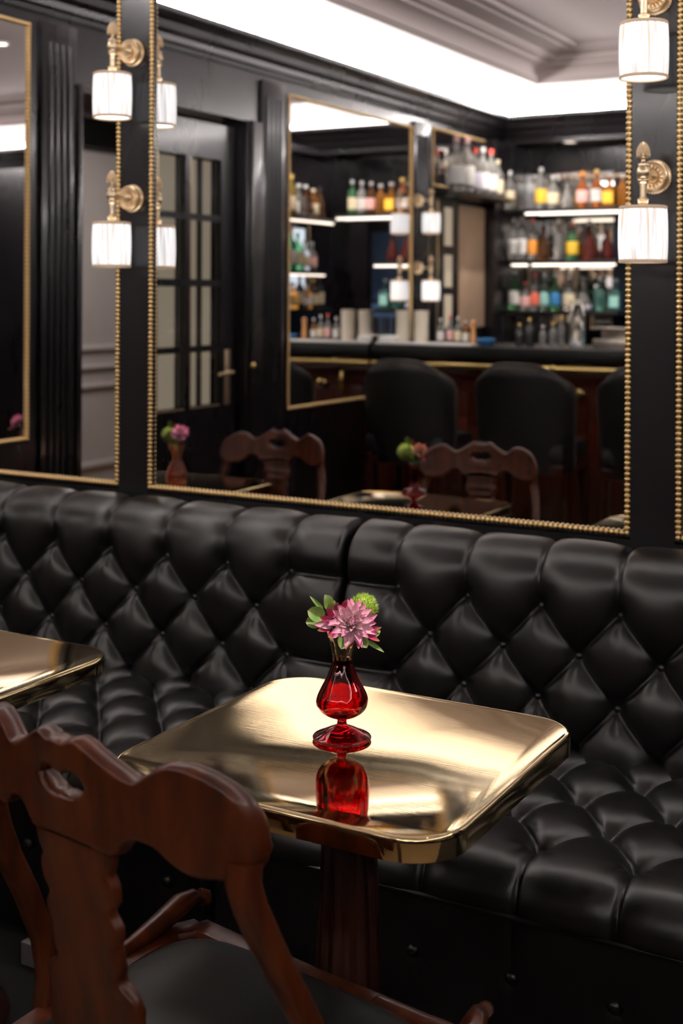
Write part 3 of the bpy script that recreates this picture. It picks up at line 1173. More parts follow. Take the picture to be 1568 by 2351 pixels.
q = at_vase(V1, -.022, .006, .205)
sprig('leafy sprig with round leaves and crimson bracts left in ruby vase', q, [
    (W3(-.010, .008, .012), W3(-.9, .1, .35), W3(.1, 1, .2), LEAF, 1.05), (W3(-.014, .0, .002), W3(-1, .1, -.05), W3(.1, 1, .3), LEAF, .95),
    (W3(-.004, .0, .024), W3(-.25, 0, 1), W3(.6, .8, 0), LEAF, .85), (W3(-.012, 0, .022), W3(-.75, 0, .75), W3(.2, 1, .2), LEAF2, 1.0),
    (W3(.004, .006, .020), W3(.2, .2, 1), W3(-.2, 1, 0), LEAF, .75),
    (W3(.006, .010, .012), W3(-.6, .4, .8), W3(.2, 1, .2), P_deep, 1.25), (W3(.012, .008, .020), W3(-.1, .4, .9), W3(.2, 1, .2), P_deep, 1.2), (W3(.022, .004, .022), W3(.15, .3, .9), W3(.2, 1, .2), P_deep, 1.2),
    (W3(.004, .012, -.004), W3(-.9, .4, -.15), W3(.1, 1, .3), P_deep, 1.3), (W3(.004, .012, .006), W3(-.8, .4, .3), W3(.1, 1, .3), P_deep, 1.3), (W3(.004, .014, .0), W3(-.95, .35, .08), W3(.1, 1, .3), P_out, 1.0),
    (W3(.006, .016, -.008), W3(-.4, .5, -.5), W3(.1, 1, .3), P_deep, .9)], inn)
q = at_vase(V1, .026, .022, .186)
sprig('drooping sprig with curled leaves and crimson bracts right in ruby vase', q, [
    (W3(-.020, .012, .004), W3(-.35, .5, -.9), W3(.0, 1, .3), LEAF, .85), (W3(.008, .010, .004), W3(.35, .4, -.8), W3(-.3, 1, .2), LEAF, .78),
    (W3(.022, .004, .002), W3(.8, 0, .35), W3(-.5, 1, .3), LEAF, .65), (W3(.016, .002, -.008), W3(.85, .1, -.55), W3(0, 1, .6), LEAF2, 1.05),
    (W3(.0, .012, .002), W3(.1, .5, -1), W3(0, 1, .4), P_deep, .9), (W3(-.01, .012, .0), W3(-.1, .5, -1), W3(0, 1, .4), P_deep, .8),
    (W3(.018, .006, .004), W3(.7, .3, -.4), W3(0, 1, .5), P_deep, 1.0), (W3(.02, .004, .012), W3(.9, .1, .1), W3(0, 1, .5), P_deep, .9)], inn)
# flowers in the two other vases
for V, rim, lab, ms, nm in (((-2.070, -1.163, .7503), .165, 'in the thin necked vase', (P_cream, P_cream, P_in), 'cream'),
                            ((-3.139, -1.165, .7503), .166, 'in the apricot vase', (P_out, P_out, P_mid), 'pink')):
    V = Vector(V)
    inn = V + Vector((0, 0, rim - .03))
    flower(nm + ' layered flower ' + lab, nm + '_flower', V + Vector((.032, .022, rim + .045)), (.35, .75, .55), ms, .95, stem_to=inn)
    pompom('lime green pompom flower ' + lab, V + Vector((-.032, .004, rim + .034)), .034, stem_to=inn, seed=int(rim * 1000))
    sprig('leaf sprig with crimson bracts ' + lab, V + Vector((0, .01, rim + .045)), [
        ((-.01, 0, .02), (-.4, .2, .9), (0, 1, 0), LEAF, 1.1), ((0, 0, .02), (.2, .2, .9), (0, 1, 0), P_deep, 1.1),
        ((.03, .02, -.01), (.9, .2, .1), (0, 1, .2), LEAF, .8), ((.045, .02, -.02), (.8, .3, -.5), (0, 1, .2), P_deep, 1.1),
        ((-.005, .01, .0), (-.2, .8, .6), (0, 0, 1), P_deep, 1.0)], inn)

# ------------------------------------------------------------------ carved chairs
U_PTS = [(0, .056), (.008, .056), (.012, .054), (.02, .058), (.033, .062), (.05, .052), (.071, .038), (.087, .029), (.1, .023), (.11, .022), (.121, .030), (.135, .042),
         (.152, .050), (.173, .049), (.195, .041), (.215, .029), (.23, .014), (.24, -.004), (.2455, -.026), (.247, -.048)]
L_PTS = [(0, -.078), (.035, -.080), (.061, -.086), (.076, -.084), (.082, -.073), (.09, -.064), (.103, -.058), (.114, -.059), (.124, -.062), (.134, -.071),
         (.144, -.080), (.155, -.087), (.165, -.091), (.177, -.093), (.222, -.090), (.232, -.081), (.242, -.066), (.247, -.05)]
HT = [(0, .010), (.006, .008), (.012, .013), (.025, .013), (.033, .009), (.038, .0)]
HB = [(0, -.016), (.006, -.018), (.02, -.017), (.031, -.011), (.036, -.005), (.038, 0)]
BEND, RAKE, CZ = .70, .15, .913


def bend_y(x, v):
    return BEND * abs(x) ** 1.6 - RAKE * v


def polydist(px, py, poly):
    q = np.asarray(poly)
    A, C = q, np.roll(q, -1, 0)
    e = C - A
    L = np.maximum((e ** 2).sum(1), 1e-12)
    t = np.clip(((px - A[:, 0]) * e[:, 0] + (py - A[:, 1]) * e[:, 1]) / L, 0, 1)
    return float(np.hypot(px - A[:, 0] - t * e[:, 0], py - A[:, 1] - t * e[:, 1]).min())


def carve_crest(x, v):
    """relief on the sitter's side of the crest"""
    ax = abs(x)
    h = 0
    u, l = lerp(U_PTS, ax), lerp(L_PTS, ax)
    h += .0035 * math.exp(-((v - (u - .012)) / .004) ** 2) + .0035 * math.exp(-((v - (l + .012)) / .004) ** 2)
    r = math.hypot(ax - .205, v + .035)     # volutes in the ears
    if r < .045:
        th = math.atan2(v + .035, ax - .205)
        h += .004 * math.cos(r * 380 - th) * (1 - r / .045)
    r = math.hypot(x, v + .042)
    h += .0045 * math.exp(-(r / .016) ** 2) * (1 + .5 * math.cos(6 * math.atan2(v + .042, x)))
    r2 = math.hypot(ax - .03, v + .030)
    h += .003 * math.exp(-((r2 - .012) / .004) ** 2)
    r3 = math.hypot(ax - .022, v - .033)
    h += .004 * math.exp(-((r3 - .011) / .004) ** 2)
    return h


def make_chair(label):
    t = thing('carved_chair', label, 'chair', group='carved wooden chairs facing the banquette')
    T0, RD = .0165, .006
    bound = [(x, v) for x, v in U_PTS] + [(x, v) for x, v in L_PTS[::-1]]
    bound = [(-x, v) for x, v in U_PTS[::-1]] + U_PTS + L_PTS[::-1] + [(-x, v) for x, v in L_PTS]
    hole = [(-x, v) for x, v in HT[::-1]] + HT + HB[::-1] + [(-x, v) for x, v in HB]
    xs = sorted(set([round(-.247 + .494 * i / 110, 5) for i in range(111)] + [-.2465, -.2455, -.2435, .2465, .2455, .2435, .038, -.038, .0375, -.0375]))
    cl = [.0, .012, .035, .08, .15, .25, .38, .5, .62, .75, .85, .92, .965, .988, 1.0]
    bm = bmesh.new()
    grid = {}

    def vert(x, v, side, k):
        d = min(polydist(x, v, bound), polydist(x, v, hole))
        th = T0 * math.sqrt(max(0, 1 - (1 - min(d / RD, 1)) ** 2))
        y = bend_y(x, v) + side * (th + (carve_crest(x, v) * min(1, d / .008) if side > 0 else 0))
        return bm.verts.new((x, y, v))
    for side in (-1, 1):
        prev = None
        for x in xs:
            ax = min(abs(x), .247)
            u, l = lerp(U_PTS, ax), lerp(L_PTS, ax)
            inh = ax < .038
            ht, hb = (lerp(HT, ax), lerp(HB, ax)) if inh else (l + (u - l) * .55, l + (u - l) * .55)
            if not inh:
                f = min(1, (ax - .038) / .03)
                mid = f * ht
                ht = hb = mid
            colm = [vert(x, l + (hb - l) * c, side, 0) for c in cl], [vert(x, ht + (u - ht) * c, side, 1) for c in cl]
            if prev:
                for a, c in zip(prev, colm):
                    for k in range(len(cl) - 1):
                        f = (a[k], c[k], c[k + 1], a[k + 1])
                        bm.faces.new(f if side < 0 else f[::-1])
            prev = colm
    bmesh.ops.remove_doubles(bm, verts=bm.verts, dist=.00025)
    bmesh.ops.recalc_face_normals(bm, faces=bm.faces)
    me = bpy.data.meshes.new('crest_rail')
    bm.to_mesh(me)
    bm.free()
    me.materials.append(M['wood'])
    me.polygons.foreach_set('use_smooth', [True] * len(me.polygons))
    obj('crest_rail', me, t, (0, 0, CZ))
    # splat
    SW = [(-.080, .062), (-.100, .060), (-.113, .054), (-.120, .057), (-.128, .0605), (-.150, .0595), (-.161, .051), (-.166, .0495), (-.173, .053), (-.184, .059), (-.2, .058),
          (-.208, .053), (-.213, .054), (-.235, .057), (-.247, .054), (-.252, .051), (-.262, .055), (-.272, .068), (-.282, .073), (-.31, .075), (-.36, .078), (-.41, .07), (-.455, .064)]
    zs = [-.080 - .375 * i / 90 for i in range(91)]
    cw = [-1, -.99, -.965, -.92, -.84, -.7, -.5, -.25, 0, .25, .5, .7, .84, .92, .965, .99, 1]
    bm = bmesh.new()
    for side in (-1, 1):
        prev = None
        for z in zs:
            wd = 1.1 * lerp([(a, b_) for a, b_ in SW[::-1]], z)
            row = []
            for c in cw:
                x = wd * c
                d = wd * (1 - abs(c))
                th = .0105 * math.sqrt(max(0, 1 - (1 - min(d / .008, 1)) ** 2))
                h = 0
                if side > 0:
                    ax = abs(x)
                    r = math.hypot(ax - .03, z + .145)
                    h += .005 * math.exp(-((r - .02) / .005) ** 2) + .003 * math.exp(-((r - .008) / .004) ** 2)
                    e = ax - (.012 + .055 * max(0, (-.16 - z)) / .12)
                    h += .004 * math.exp(-(e / .005) ** 2) * (1 if -.30 < z < -.15 else 0)
                    h *= min(1, d / .006)
                row.append(bm.verts.new((x, bend_y(x * .5, z) + side * (th + h), z)))
            if prev:
                for k in range(len(cw) - 1):
                    f = (prev[k], row[k], row[k + 1], prev[k + 1])
                    bm.faces.new(f)
            prev = row
    bmesh.ops.remove_doubles(bm, verts=bm.verts, dist=.00025)
    bmesh.ops.recalc_face_normals(bm, faces=bm.faces)
    me = bpy.data.meshes.new('splat')
    bm.to_mesh(me)
    bm.free()
    me.materials.append(M['wood'])
    me.polygons.foreach_set('use_smooth', [True] * len(me.polygons))
    obj('splat', me, t, (0, 0, CZ))
    for s in (-1, 1):
        pts = [(.2235, bend_y(.2235, -.06) - .004, -.065), (.2245, .066, -.09), (.231, .072, -.12), (.238, .088, -.16), (.245, .112, -.21), (.251, .150, -.28), (.255, .185, -.36), (.257, .200, -.43),
               (.257, .190, -.50), (.256, .12, -.70), (.255, .03, -.912)]
        b = B().tube([(s * x, y, z) for x, y, z in pts], [.0190, .0190, .0185, .018, .0175, .017, .017, .018, .019, .017, .016], 14, 1.0, (0, 1, 0), 3.2)
        obj('stile', b.me('stile', M['wood'], True, 60), t, (0, 0, CZ))
    # seat: frame rail with carved front corners, domed leather pad
    zs_ = .44 - CZ + CZ
    outl = [(-.225, .07), (.225, .07), (.262, .36), (.272, .47), (.25, .515), (.10, .512), (-.10, .512), (-.25, .515), (-.272, .47), (-.262, .36)]
    b = B()
    for a, c in zip(outl, outl[1:] + outl[:1]):
        b.tube([(a[0], a[1], .418), ((a[0] + c[0]) / 2, (a[1] + c[1]) / 2, .417), (c[0], c[1], .418)], .026, 10, 1.35, (0, 0, 1), 3.5)
    obj('seat_frame', b.me('seat_frame', M['wood'], True, 50), t)
    for s in (-1, 1):
        b = B()
        b.tube([(s * .268, .30, .452), (s * .272, .38, .456), (s * .276, .45, .466), (s * .274, .495, .482), (s * .268, .52, .487), (s * .266, .535, .478)],
               [.010, .013, .017, .018, .014, .008], 10)
        b.tube([(s * .27, .535, .487), (s * .264, .545, .482), (s * .26, .548, .470)], [.010, .012, .008], 10)
        obj('carved_corner', b.me('carved_corner', M['wood'], True, 60), t)
    NR, NA = 14, 60
    verts, faces = [(0, .30, .487)], []
    for r in range(1, NR + 1):
        f = r / NR
        for k in range(NA):
            a = 2 * PI * k / NA
            ca, sa_ = math.cos(a), math.sin(a)
            p = 5
            rr = (abs(ca) ** p + abs(sa_) ** p) ** (-1 / p)
            yy = .297 + .214 * rr * sa_ * f
            wx = (.232 + (yy - .09) * .075) * rr * ca * f
            verts.append((wx, yy, .438 + .049 * (1 - f ** 4) ** .8))
    for k in range(NA):
        faces.append((0, 1 + k, 1 + (k + 1) % NA))
    for r in range(NR - 1):
        for k in range(NA):
            j = (k + 1) % NA
            a = 1 + r * NA
            faces.append((a + k, a + NA + k, a + NA + j, a + j))
    obj('seat', mesh_from('seat', verts, faces, M['seat_leather']), t)
    for s in (-1, 1):
        pts = [(s * .25, .49, .43), (s * .272, .515, .36), (s * .268, .51, .26), (s * .25, .49, .12), (s * .258, .505, .03), (s * .262, .515, 0.004)]
        obj('leg', B().tube(pts, [.03, .034, .026, .018, .02, .024], 12).me('leg', M['wood']), t)
    return t


CH = [(-1.105, -1.813, -9, (1.08, 1.0, 1.0), 'carved mahogany chair in the left foreground seen from behind'),
      (-2.075, -1.795, -12, (.97, .95, .95), 'carved mahogany chair drawn up to the middle brass table'),
      (-3.030, -1.760, -12, (.97, .95, .95), 'carved mahogany chair drawn up to the corner brass table')]
c0 = make_chair(CH[0][4])
c0.location = (CH[0][0], CH[0][1], 0)
c0.rotation_euler = (0, 0, R(CH[0][2]))
c0.scale = CH[0][3]
for x, y, a, s, lab in CH[1:]:
    dup(c0, (x, y, 0), R(a), lab, s)

# small white socket box on the floor by the banquette
o = obj('socket_box', B().box(-.022, .022, -.012, .012, 0, .052, .004).me('socket_box', M['white_plate']), None, (-2.047, -.852, 0.0))
tag(o, 'small white socket box on the floor left of the chair back', 'socket')

# ------------------------------------------------------------------ bar counter
YF = -3.58
bt = thing('bar_counter', 'long black topped mahogany bar counter with brass rail', 'bar counter', (-2.3, -3.9, 0))
off = Vector((2.3, 3.9, 0))
BX0, BX1 = XL + .02, -1.15


def badd(name, b, m, **k):
    return obj(name, b.me(name, m, **k), bt, off)


badd('counter_top', B().box(BX0, BX1, YF, -4.2, 1.165, 1.232, .006), M['black'])
badd('body', B().box(BX0, BX1, YF - .09, -4.15, 0, 1.165), M['bar_wood'], smooth=False)
b = B().box(BX0, BX1, YF - .05, YF - .09, 1.06, 1.10, .01).box(BX0, BX1, YF - .06, YF - .09, .1, .2, .006)
badd('moulding', b, M['bar_wood'])
for x0, x1 in ((-3.45, -2.95), (-2.85, -2.35), (-2.25, -1.75), (-1.65, -1.25)):
    badd('panel', B().box(x0, x1, YF - .075, YF - .09, .28, .98, .012), M['bar_wood'])
rl = badd('hand_rail', B().tube([(BX0, YF - .01, 1.122), (BX1, YF - .01, 1.122)], .019, 14), M['rail_brass'])
for x in (-3.30, -2.42, -1.6):
    b = B().tube([(x, YF - .09, 1.122), (x, YF - .01, 1.122)], .012, 10).ball((x, YF - .008, 1.124), .024)
    obj('bracket', b.me('bracket', M['rail_brass']), rl)
for x in (-3.18, -2.29, -1.5):
    b = B().lathe([(.0001, 0), (.02, 0), (.018, .01), (.008, .016), (.01, .03), (.026, .045), (.026, .055), (.0001, .062)], 16, axis='y')
    o = obj('hook_knob', b.me('hook_knob', M['rail_brass']), bt, off + Vector((x, YF - .09, .99)))
    b = B().tube([(x - .14, YF - .06, 1.06), (x - .14, YF - .045, .98), (x - .14, YF - .06, .93)], [.012, .018, .012], 10)
    badd('hook', b, M['rail_brass'])
o = obj('bar_mat', B().box(BX0 + .01, -2.92, YF - .03, YF - .13, 1.2325, 1.245, .004).me('bar_mat', M['white']))
tag(o, 'folded white cloth along the near edge of the bar', 'cloth')

# things on the counter
ct = 1.2325


def small(name, label, cat, loc, group, build):
    t = thing(name, label, cat, loc, 0, group)
    build(t)
    return t


tall_me = B().lathe([(.038, 0), (.042, .004), (.043, .07), (.041, .10), (.045, .195), (.042, .195), (.036, .10), (.036, .012), (.0001, .012)], 28, flute=.08, nf=18, frange=(.01, .18)).me('cup', M['cut_glass'])
for i, x in enumerate((-3.415, -3.295)):
    o = obj('mixing_glass', tall_me, None, (x, -3.76, ct))
    tag(o, ['tall ribbed mixing glass on the bar, nearest the side mirror', 'tall ribbed mixing glass on the bar, second from the side mirror'][i], 'glass', 'ribbed mixing glasses')
tum_me = B().lathe([(.033, 0), (.037, .004), (.040, .15), (.038, .15), (.034, .015), (.0001, .015)], 24).me('cup', M['clear_glass'])
for i, (x, y) in enumerate(((-3.50, -3.80), (-3.50, -3.90), (-3.42, -3.93))):
    o = obj('tumbler', tum_me, None, (x, y, ct))
    tag(o, ['clear tall tumbler nearest the side mirror on the bar', 'clear tall tumbler second along the side mirror on the bar', 'clear tall tumbler behind the ribbed glasses on the bar'][i], 'glass', 'clear tumblers on the bar')
o = obj('napkin_pile', B().box(-.05, .05, -.06, .06, 0, .035, .012).me('napkin_pile', M['white']), None, (-3.47, -3.70, 1.2455))
tag(o, 'small pile of white napkins on the bar by the side mirror', 'napkins')


def bottle_parts(t, h, r, kind, glass, label_m, cap_m):
    if kind == 'square':
        b = B()
        hh = h * .62
        b.box(-r, r, -r, r, 0, hh, r * .25)
        b.lathe([(r * .6, hh - .002), (r * .34, hh + h * .05), (r * .3, h * .9), (r * .34, h * .91), (r * .34, h * .93), (.0001, h * .93)], 14)
        obj('glass_body', b.me('glass_body', glass), t)
        if label_m:
            obj('paper_label', B().box(-r * .8, r * .8, -r * 1.03, r * 1.03, hh * .2, hh * .75).me('paper_label', label_m, False), t)
    else:
        if kind == 'tall':
            pr = [(r * .92, 0), (r, .006), (r, h * .60), (r * .85, h * .67), (r * .4, h * .76), (r * .33, h * .82), (r * .33, h * .92), (.0001, h * .92)]
        elif kind == 'decanter':
            pr = [(r * .9, 0), (r, .01), (r * .98, h * .2), (r * .6, h * .45), (r * .3, h * .62), (r * .26, h * .8), (r * .4, h * .84), (.0001, h * .84)]
        elif kind == 'jug':
            pr = [(r * .95, 0), (r, .006), (r * .9, h * .95), (r, h), (r * .9, h), (r * .85, .01), (.0001, .01)]
        else:
            pr = [(r * .92, 0), (r, .006), (r, h * .52), (r * .9, h * .6), (r * .5, h * .70), (r * .33, h * .76), (r * .30, h * .93), (.0001, h * .93)]
        obj('glass_body', B().lathe(pr, 18).me('glass_body', glass), t)
        if label_m:
            a, c = (h * .15, h * .48) if kind != 'decanter' else (h * .05, h * .16)
            obj('paper_label', B().lathe([(r * 1.015, a), (r * 1.02, a + .001), (r * 1.02, c), (r * 1.015, c + .001)], 18).me('paper_label', label_m), t)
    if kind == 'decanter':
        obj('stopper', B().ball((0, 0, h * .91), r * .38, (1, 1, 1.1), 10, 8).me('stopper', M['clear_glass']), t)
    elif kind != 'jug':
        obj('cap', B().lathe([(r * .37, h * .90), (r * .38, h * .995), (r * .34, h), (.0001, h)], 14).me('cap', cap_m), t)


GL = {}


def glass(c):
    if c not in GL:
        cols = dict(clear=(.90, .89, .87), amber=(.95, .36, .06), orange=(.98, .25, .03), brown=(.35, .14, .05), red=(.30, .05, .04), green=(.20, .62, .28), teal=(.25, .62, .55),
                    blue=(.06, .25, .55), yellow=(.90, .66, .08), dark=(.03, .03, .03), white=(.85, .84, .83), pink=(.85, .45, .42), mint=(.55, .80, .70))
        opaque = c in ('dark', 'white')
        GL[c] = mat('bottle_' + c, cols[c], .05, trans=0 if opaque else .86)
    return GL[c]


def plain(c):
    k = 'p' + c
    if k not in GL:
        cols = dict(white=(.75, .73, .70), cream=(.70, .60, .42), yellow=(.80, .50, .05), red=(.70, .08, .06), coral=(.85, .18, .12), black=(.02, .02, .02), gold=(.75, .5, .15), blue=(.05, .22, .5),
                    green=(.08, .35, .12), pink=(.75, .42, .40), aqua=(.35, .68, .62), orange=(.85, .32, .05), silver=(.7, .7, .7), violet=(.62, .58, .70))
        GL[k] = mat('print_' + c, cols[c], .5)
    return GL[k]


ORD = ['first', 'second', 'third', 'fourth', 'fifth', 'sixth', 'seventh', 'eighth', 'ninth', 'tenth', 'eleventh', 'twelfth', 'thirteenth', 'fourteenth']


def bottle_row(items, place, where, group):
    for i, (pos, kind, h, r, g, lm, cm) in enumerate(items):
        kn = {'tall': 'tall', 'round': 'round', 'square': 'square', 'decanter': 'wide decanter', 'jug': 'jug'}[kind]
        lab = '%s %s bottle, %s %s' % (g, kn, ORD[i], where)
        t = thing('bottle' if kind != 'decanter' else 'decanter', lab, 'bottle', place(pos), 0, group)
        bottle_parts(t, h, r, kind, glass(g), plain(lm) if lm else None, plain(cm))


# counter bottles and tools
bottle_row([(-3.19, 'round', .15, .022, 'clear', 'white', 'silver'), (-3.13, 'round', .17, .020, 'clear', 'pink', 'red'), (-3.08, 'round', .16, .022, 'clear', 'cream', 'silver'),
            (-3.03, 'round', .14, .020, 'amber', 'white', 'silver'), (-2.70, 'tall', .13, .022, 'dark', None, 'gold'), (-2.64, 'tall', .16, .024, 'dark', None, 'gold'),
            (-2.50, 'tall', .14, .022, 'clear', None, 'gold'), (-2.45, 'tall', .17, .02, 'clear', None, 'gold'), (-2.56, 'tall', .12, .02, 'clear', None, 'silver')],
           lambda x: (x, -3.80, ct), 'along the bar counter from the side wall', 'small bottles on the bar counter')
o = obj('muddler', B().lathe([(.016, 0), (.018, .05), (.013, .08), (.015, .12), (.018, .135), (.0001, .145)], 14).me('muddler', M['cork']), None, (-2.975, -3.78, ct))
tag(o, 'pale wooden muddler standing on the bar', 'muddler')
o = obj('bowl', B().lathe([(.03, 0), (.05, .02), (.055, .04), (.05, .04), (.0001, .012)], 18).me('bowl', plain('blue')), None, (-2.885, -3.75, ct))
tag(o, 'small blue bowl on the bar beside the muddler', 'bowl')
t = thing('water_jug', 'tall clear glass jug on the bar by the shelves', 'jug', (-2.36, -3.80, ct))
bottle_parts(t, .26, .045, 'jug', M['clear_glass'], None, None)
t = thing('coffee_machine', 'low steel machine with flat top on the bar at right', 'machine', (-2.14, -3.86, ct))
obj('body', B().box(-.13, .10, -.08, .08, 0, .05, .01).box(-.11, .09, -.08, -.02, .05, .10, .008).me('body', M['steel']), t)
obj('tray', B().box(-.14, .11, -.085, .085, .10, .115, .005).me('tray', M['steel']), t)

# ------------------------------------------------------------------ back bar
bb = thing('back_bar', 'black back bar shelving with lit shelf edges behind the counter', 'shelving', (-2.9, -5.4, 0))
off = Vector((2.9, 5.4, 0))


def sadd(name, b, m, **k):
    return obj(name, b.me(name, m, **k), bb, off)


sadd('side_post', B().box(XL + .02, XL + .095, -5.25, YB + .002, 0, 2.595, .004), M['lacquer'])
SH = [(-3.36, -2.30, 2.09), (XL + .10, -2.62, 1.735), (XL + .10, -2.62, 1.385), (XL + .10, -2.30, 1.10)]
for x0, x1, z in SH:
    sadd('shelf', B().box(x0, x1, -5.36, YN + .002, z, z + .028, .003), M['black'])
sadd('led_strip', B().box(-3.27, -2.31, -5.345, -5.36, 2.074, 2.089, .003), M['led'])
sadd('led_strip', B().box(-3.22, -2.63, -5.345, -5.36, 1.720, 1.734, .003), M['led'])
sadd('led_strip', B().box(-3.37, -3.25, -5.345, -5.36, 1.720, 1.734, .003), M['led'])
sadd('led_strip', B().box(-3.20, -2.33, -5.44, -5.455, 2.076, 2.089, .003), M['led'])
b = B()
for x in (-3.43, -3.31, -3.14, -3.08):
    b.tube([(x, YN + .015, 1.41), (x, YN + .015, 1.72)], .009, 8)
b.box(-3.20, -2.62, YN + .01, YN + .02, 2.36, 2.38).box(-3.42, -3.30, YN + .01, YN + .02, 2.34, 2.36).box(-3.31, -3.295, YN + .01, YN + .02, 2.12, 2.36)
sadd('gold_bead', b, M['gold'])
sadd('back_mirror', B().box(XL + .10, -2.80, YN + .002, YN + .008, 1.13, 2.40), M['old_mirror'], smooth=False)
o = struct('door_3', B().box(-2.80, -2.36, YN + .001, YN + .04, 1.13, 2.0, .006).me('door_3', M['blue_door']))
d = thing('downlight', 'round downlight under the black header of the back bar', 'downlight', (-3.05, -5.64, 2.598))
obj('ring', B().torus((0, 0, 0), .05, .006).me('ring', M['white_plate']), d)
obj('lens', B().lathe([(.0001, -.001), (.045, -.001), (.045, .003), (.0001, .003)], 16).me('lens', M['led']), d)
# return wall with its own lit shelves
rb = thing('side_shelving', 'return shelving with lit shelf edges at the end of the back bar', 'shelving', (-2.2, -5.1, 0))
off2 = Vector((2.2, 5.1, 0))


def radd(name, b, m, **k):
    return obj(name, b.me(name, m, **k), rb, off2)


radd('back_panel', B().box(-2.10, -2.14, -4.55, YB + .002, 0, 2.595), M['lacquer'], smooth=False)
radd('header', B().box(-2.14, -2.235, -4.60, -5.48, 2.55, 2.595), M['lacquer'], smooth=False)
for z in (2.05, 1.665, 1.385, 1.10):
    radd('shelf', B().box(-2.14, -2.29, -4.60, -5.34, z, z + .026, .003), M['black'])
radd('led_strip', B().box(-2.29, -2.305, -4.62, -5.32, 2.036, 2.05, .003), M['led'])
radd('led_strip', B().box(-2.29, -2.302, -4.62, -5.2, 1.65, 1.662, .003), M['led'])
radd('light_box', B().box(-2.142, -2.15, -4.80, -5.16, 1.41, 1.655), M['lightbox'], smooth=False)
radd('light_box', B().box(-2.142, -2.15, -4.98, -5.16, 1.72, 2.0), M['lightbox'], smooth=False)
b = B().tube([(-2.15, -5.22, 1.70), (-2.15, -5.22, 2.03)], .008, 8).tube([(-2.15, -5.22, 1.41), (-2.15, -5.22, 1.65)], .008, 8)
radd('gold_bead', b, M['gold'])

yb = -5.47
z1, z2, z3 = SH[0][2] + .0285, SH[1][2] + .0285, SH[2][2] + .0285
bottle_row([(-3.20, 'tall', .29, .042, 'clear', 'yellow', 'silver'), (-3.112, 'round', .23, .045, 'clear', 'cream', 'silver'), (-3.01, 'decanter', .22, .05, 'clear', None, 'silver'),
            (-2.90, 'round', .25, .042, 'orange', 'pink', 'orange'), (-2.80, 'round', .26, .040, 'orange', 'white', 'gold'), (-2.71, 'square', .23, .045, 'amber', 'yellow', 'silver'),
            (-2.62, 'round', .22, .042, 'amber', None, 'silver'), (-2.54, 'tall', .24, .035, 'brown', 'pink', 'silver'), (-2.46, 'tall', .25, .036, 'clear', 'white', 'silver'),
            (-2.38, 'tall', .26, .034, 'green', 'cream', 'silver')],
           lambda x: (x, yb, z1), 'from the left on the top lit shelf', 'bottles on the top lit shelf')
t = thing('bottle', 'single slim clear bottle with cream label left of the top lit shelf', 'bottle', (-3.41, -5.42, z1))
bottle_parts(t, .27, .035, 'tall', glass('clear'), plain('cream'), plain('silver'))
o = obj('bracket_shelf', B().box(-3.445, -3.375, -5.36, YN + .03, 2.09, 2.118, .003).me('bracket_shelf', M['black']))
tag(o, 'short black shelf under the single slim bottle', 'shelf')
bottle_row([(-3.405, 'tall', .30, .034, 'clear', 'white', 'white'), (-3.34, 'tall', .31, .036, 'clear', 'silver', 'silver'), (-3.26, 'tall', .29, .032, 'clear', 'orange', 'coral'),
            (-3.18, 'decanter', .27, .048, 'brown', None, 'silver'), (-3.07, 'tall', .28, .036, 'clear', None, 'silver'), (-2.97, 'round', .26, .042, 'green', 'yellow', 'coral'),
            (-2.85, 'decanter', .27, .062, 'red', None, 'silver'), (-2.72, 'decanter', .24, .045, 'red', None, 'silver')],
           lambda x: (x, yb, z2), 'from the left on the middle shelf', 'bottles on the middle shelf')
bottle_row([(-3.395, 'round', .28, .042, 'green', 'white', 'silver'), (-3.31, 'round', .20, .038, 'clear', 'pink', 'coral'), (-3.24, 'tall', .26, .034, 'clear', 'coral', 'coral'),
            (-3.17, 'tall', .26, .034, 'mint', 'aqua', 'silver'), (-3.09, 'round', .26, .038, 'green', 'blue', 'silver'), (-2.99, 'round', .24, .045, 'clear', 'cream', 'silver'),
            (-2.89, 'decanter', .25, .055, 'clear', 'violet', 'silver'), (-2.77, 'round', .23, .050, 'teal', None, 'silver'), (-2.665, 'square', .22, .040, 'teal', 'aqua', 'silver')],
           lambda x: (x, yb, z3), 'from the left on the low shelf', 'bottles on the low shelf')
bottle_row([(-4.50, 'tall', .36, .052, 'clear', 'white', 'pink'), (-4.66, 'tall', .37, .055, 'clear', 'white', 'pink'), (-4.80, 'tall', .31, .046, 'clear', 'violet', 'red'),
            (-4.93, 'tall', .33, .045, 'clear', 'silver', 'silver'), (-5.07, 'tall', .33, .046, 'clear', 'white', 'red'), (-5.19, 'tall', .27, .04, 'clear', 'cream', 'cream')],
           lambda y: (XL + .14, y, 2.1755), 'along the shelf above the pantry door', 'tall bottles above the pantry door')
xr = -2.215
bottle_row([(-4.68, 'tall', .31, .04, 'mint', 'white', 'white'), (-4.77, 'tall', .33, .04, 'pink', 'pink', 'pink'), (-4.86, 'tall', .30, .036, 'yellow', 'cream', 'gold'), (-4.96, 'square', .24, .045, 'clear', 'white', 'silver'),
            (-5.06, 'square', .24, .045, 'brown', 'white', 'silver'), (-5.17, 'round', .22, .045, 'amber', 'cream', 'cream'), (-5.26, 'round', .24, .038, 'brown', None, 'black')],
           lambda y: (xr, y, 2.0765), 'from the near end of the return top shelf', 'bottles on the return top shelf')
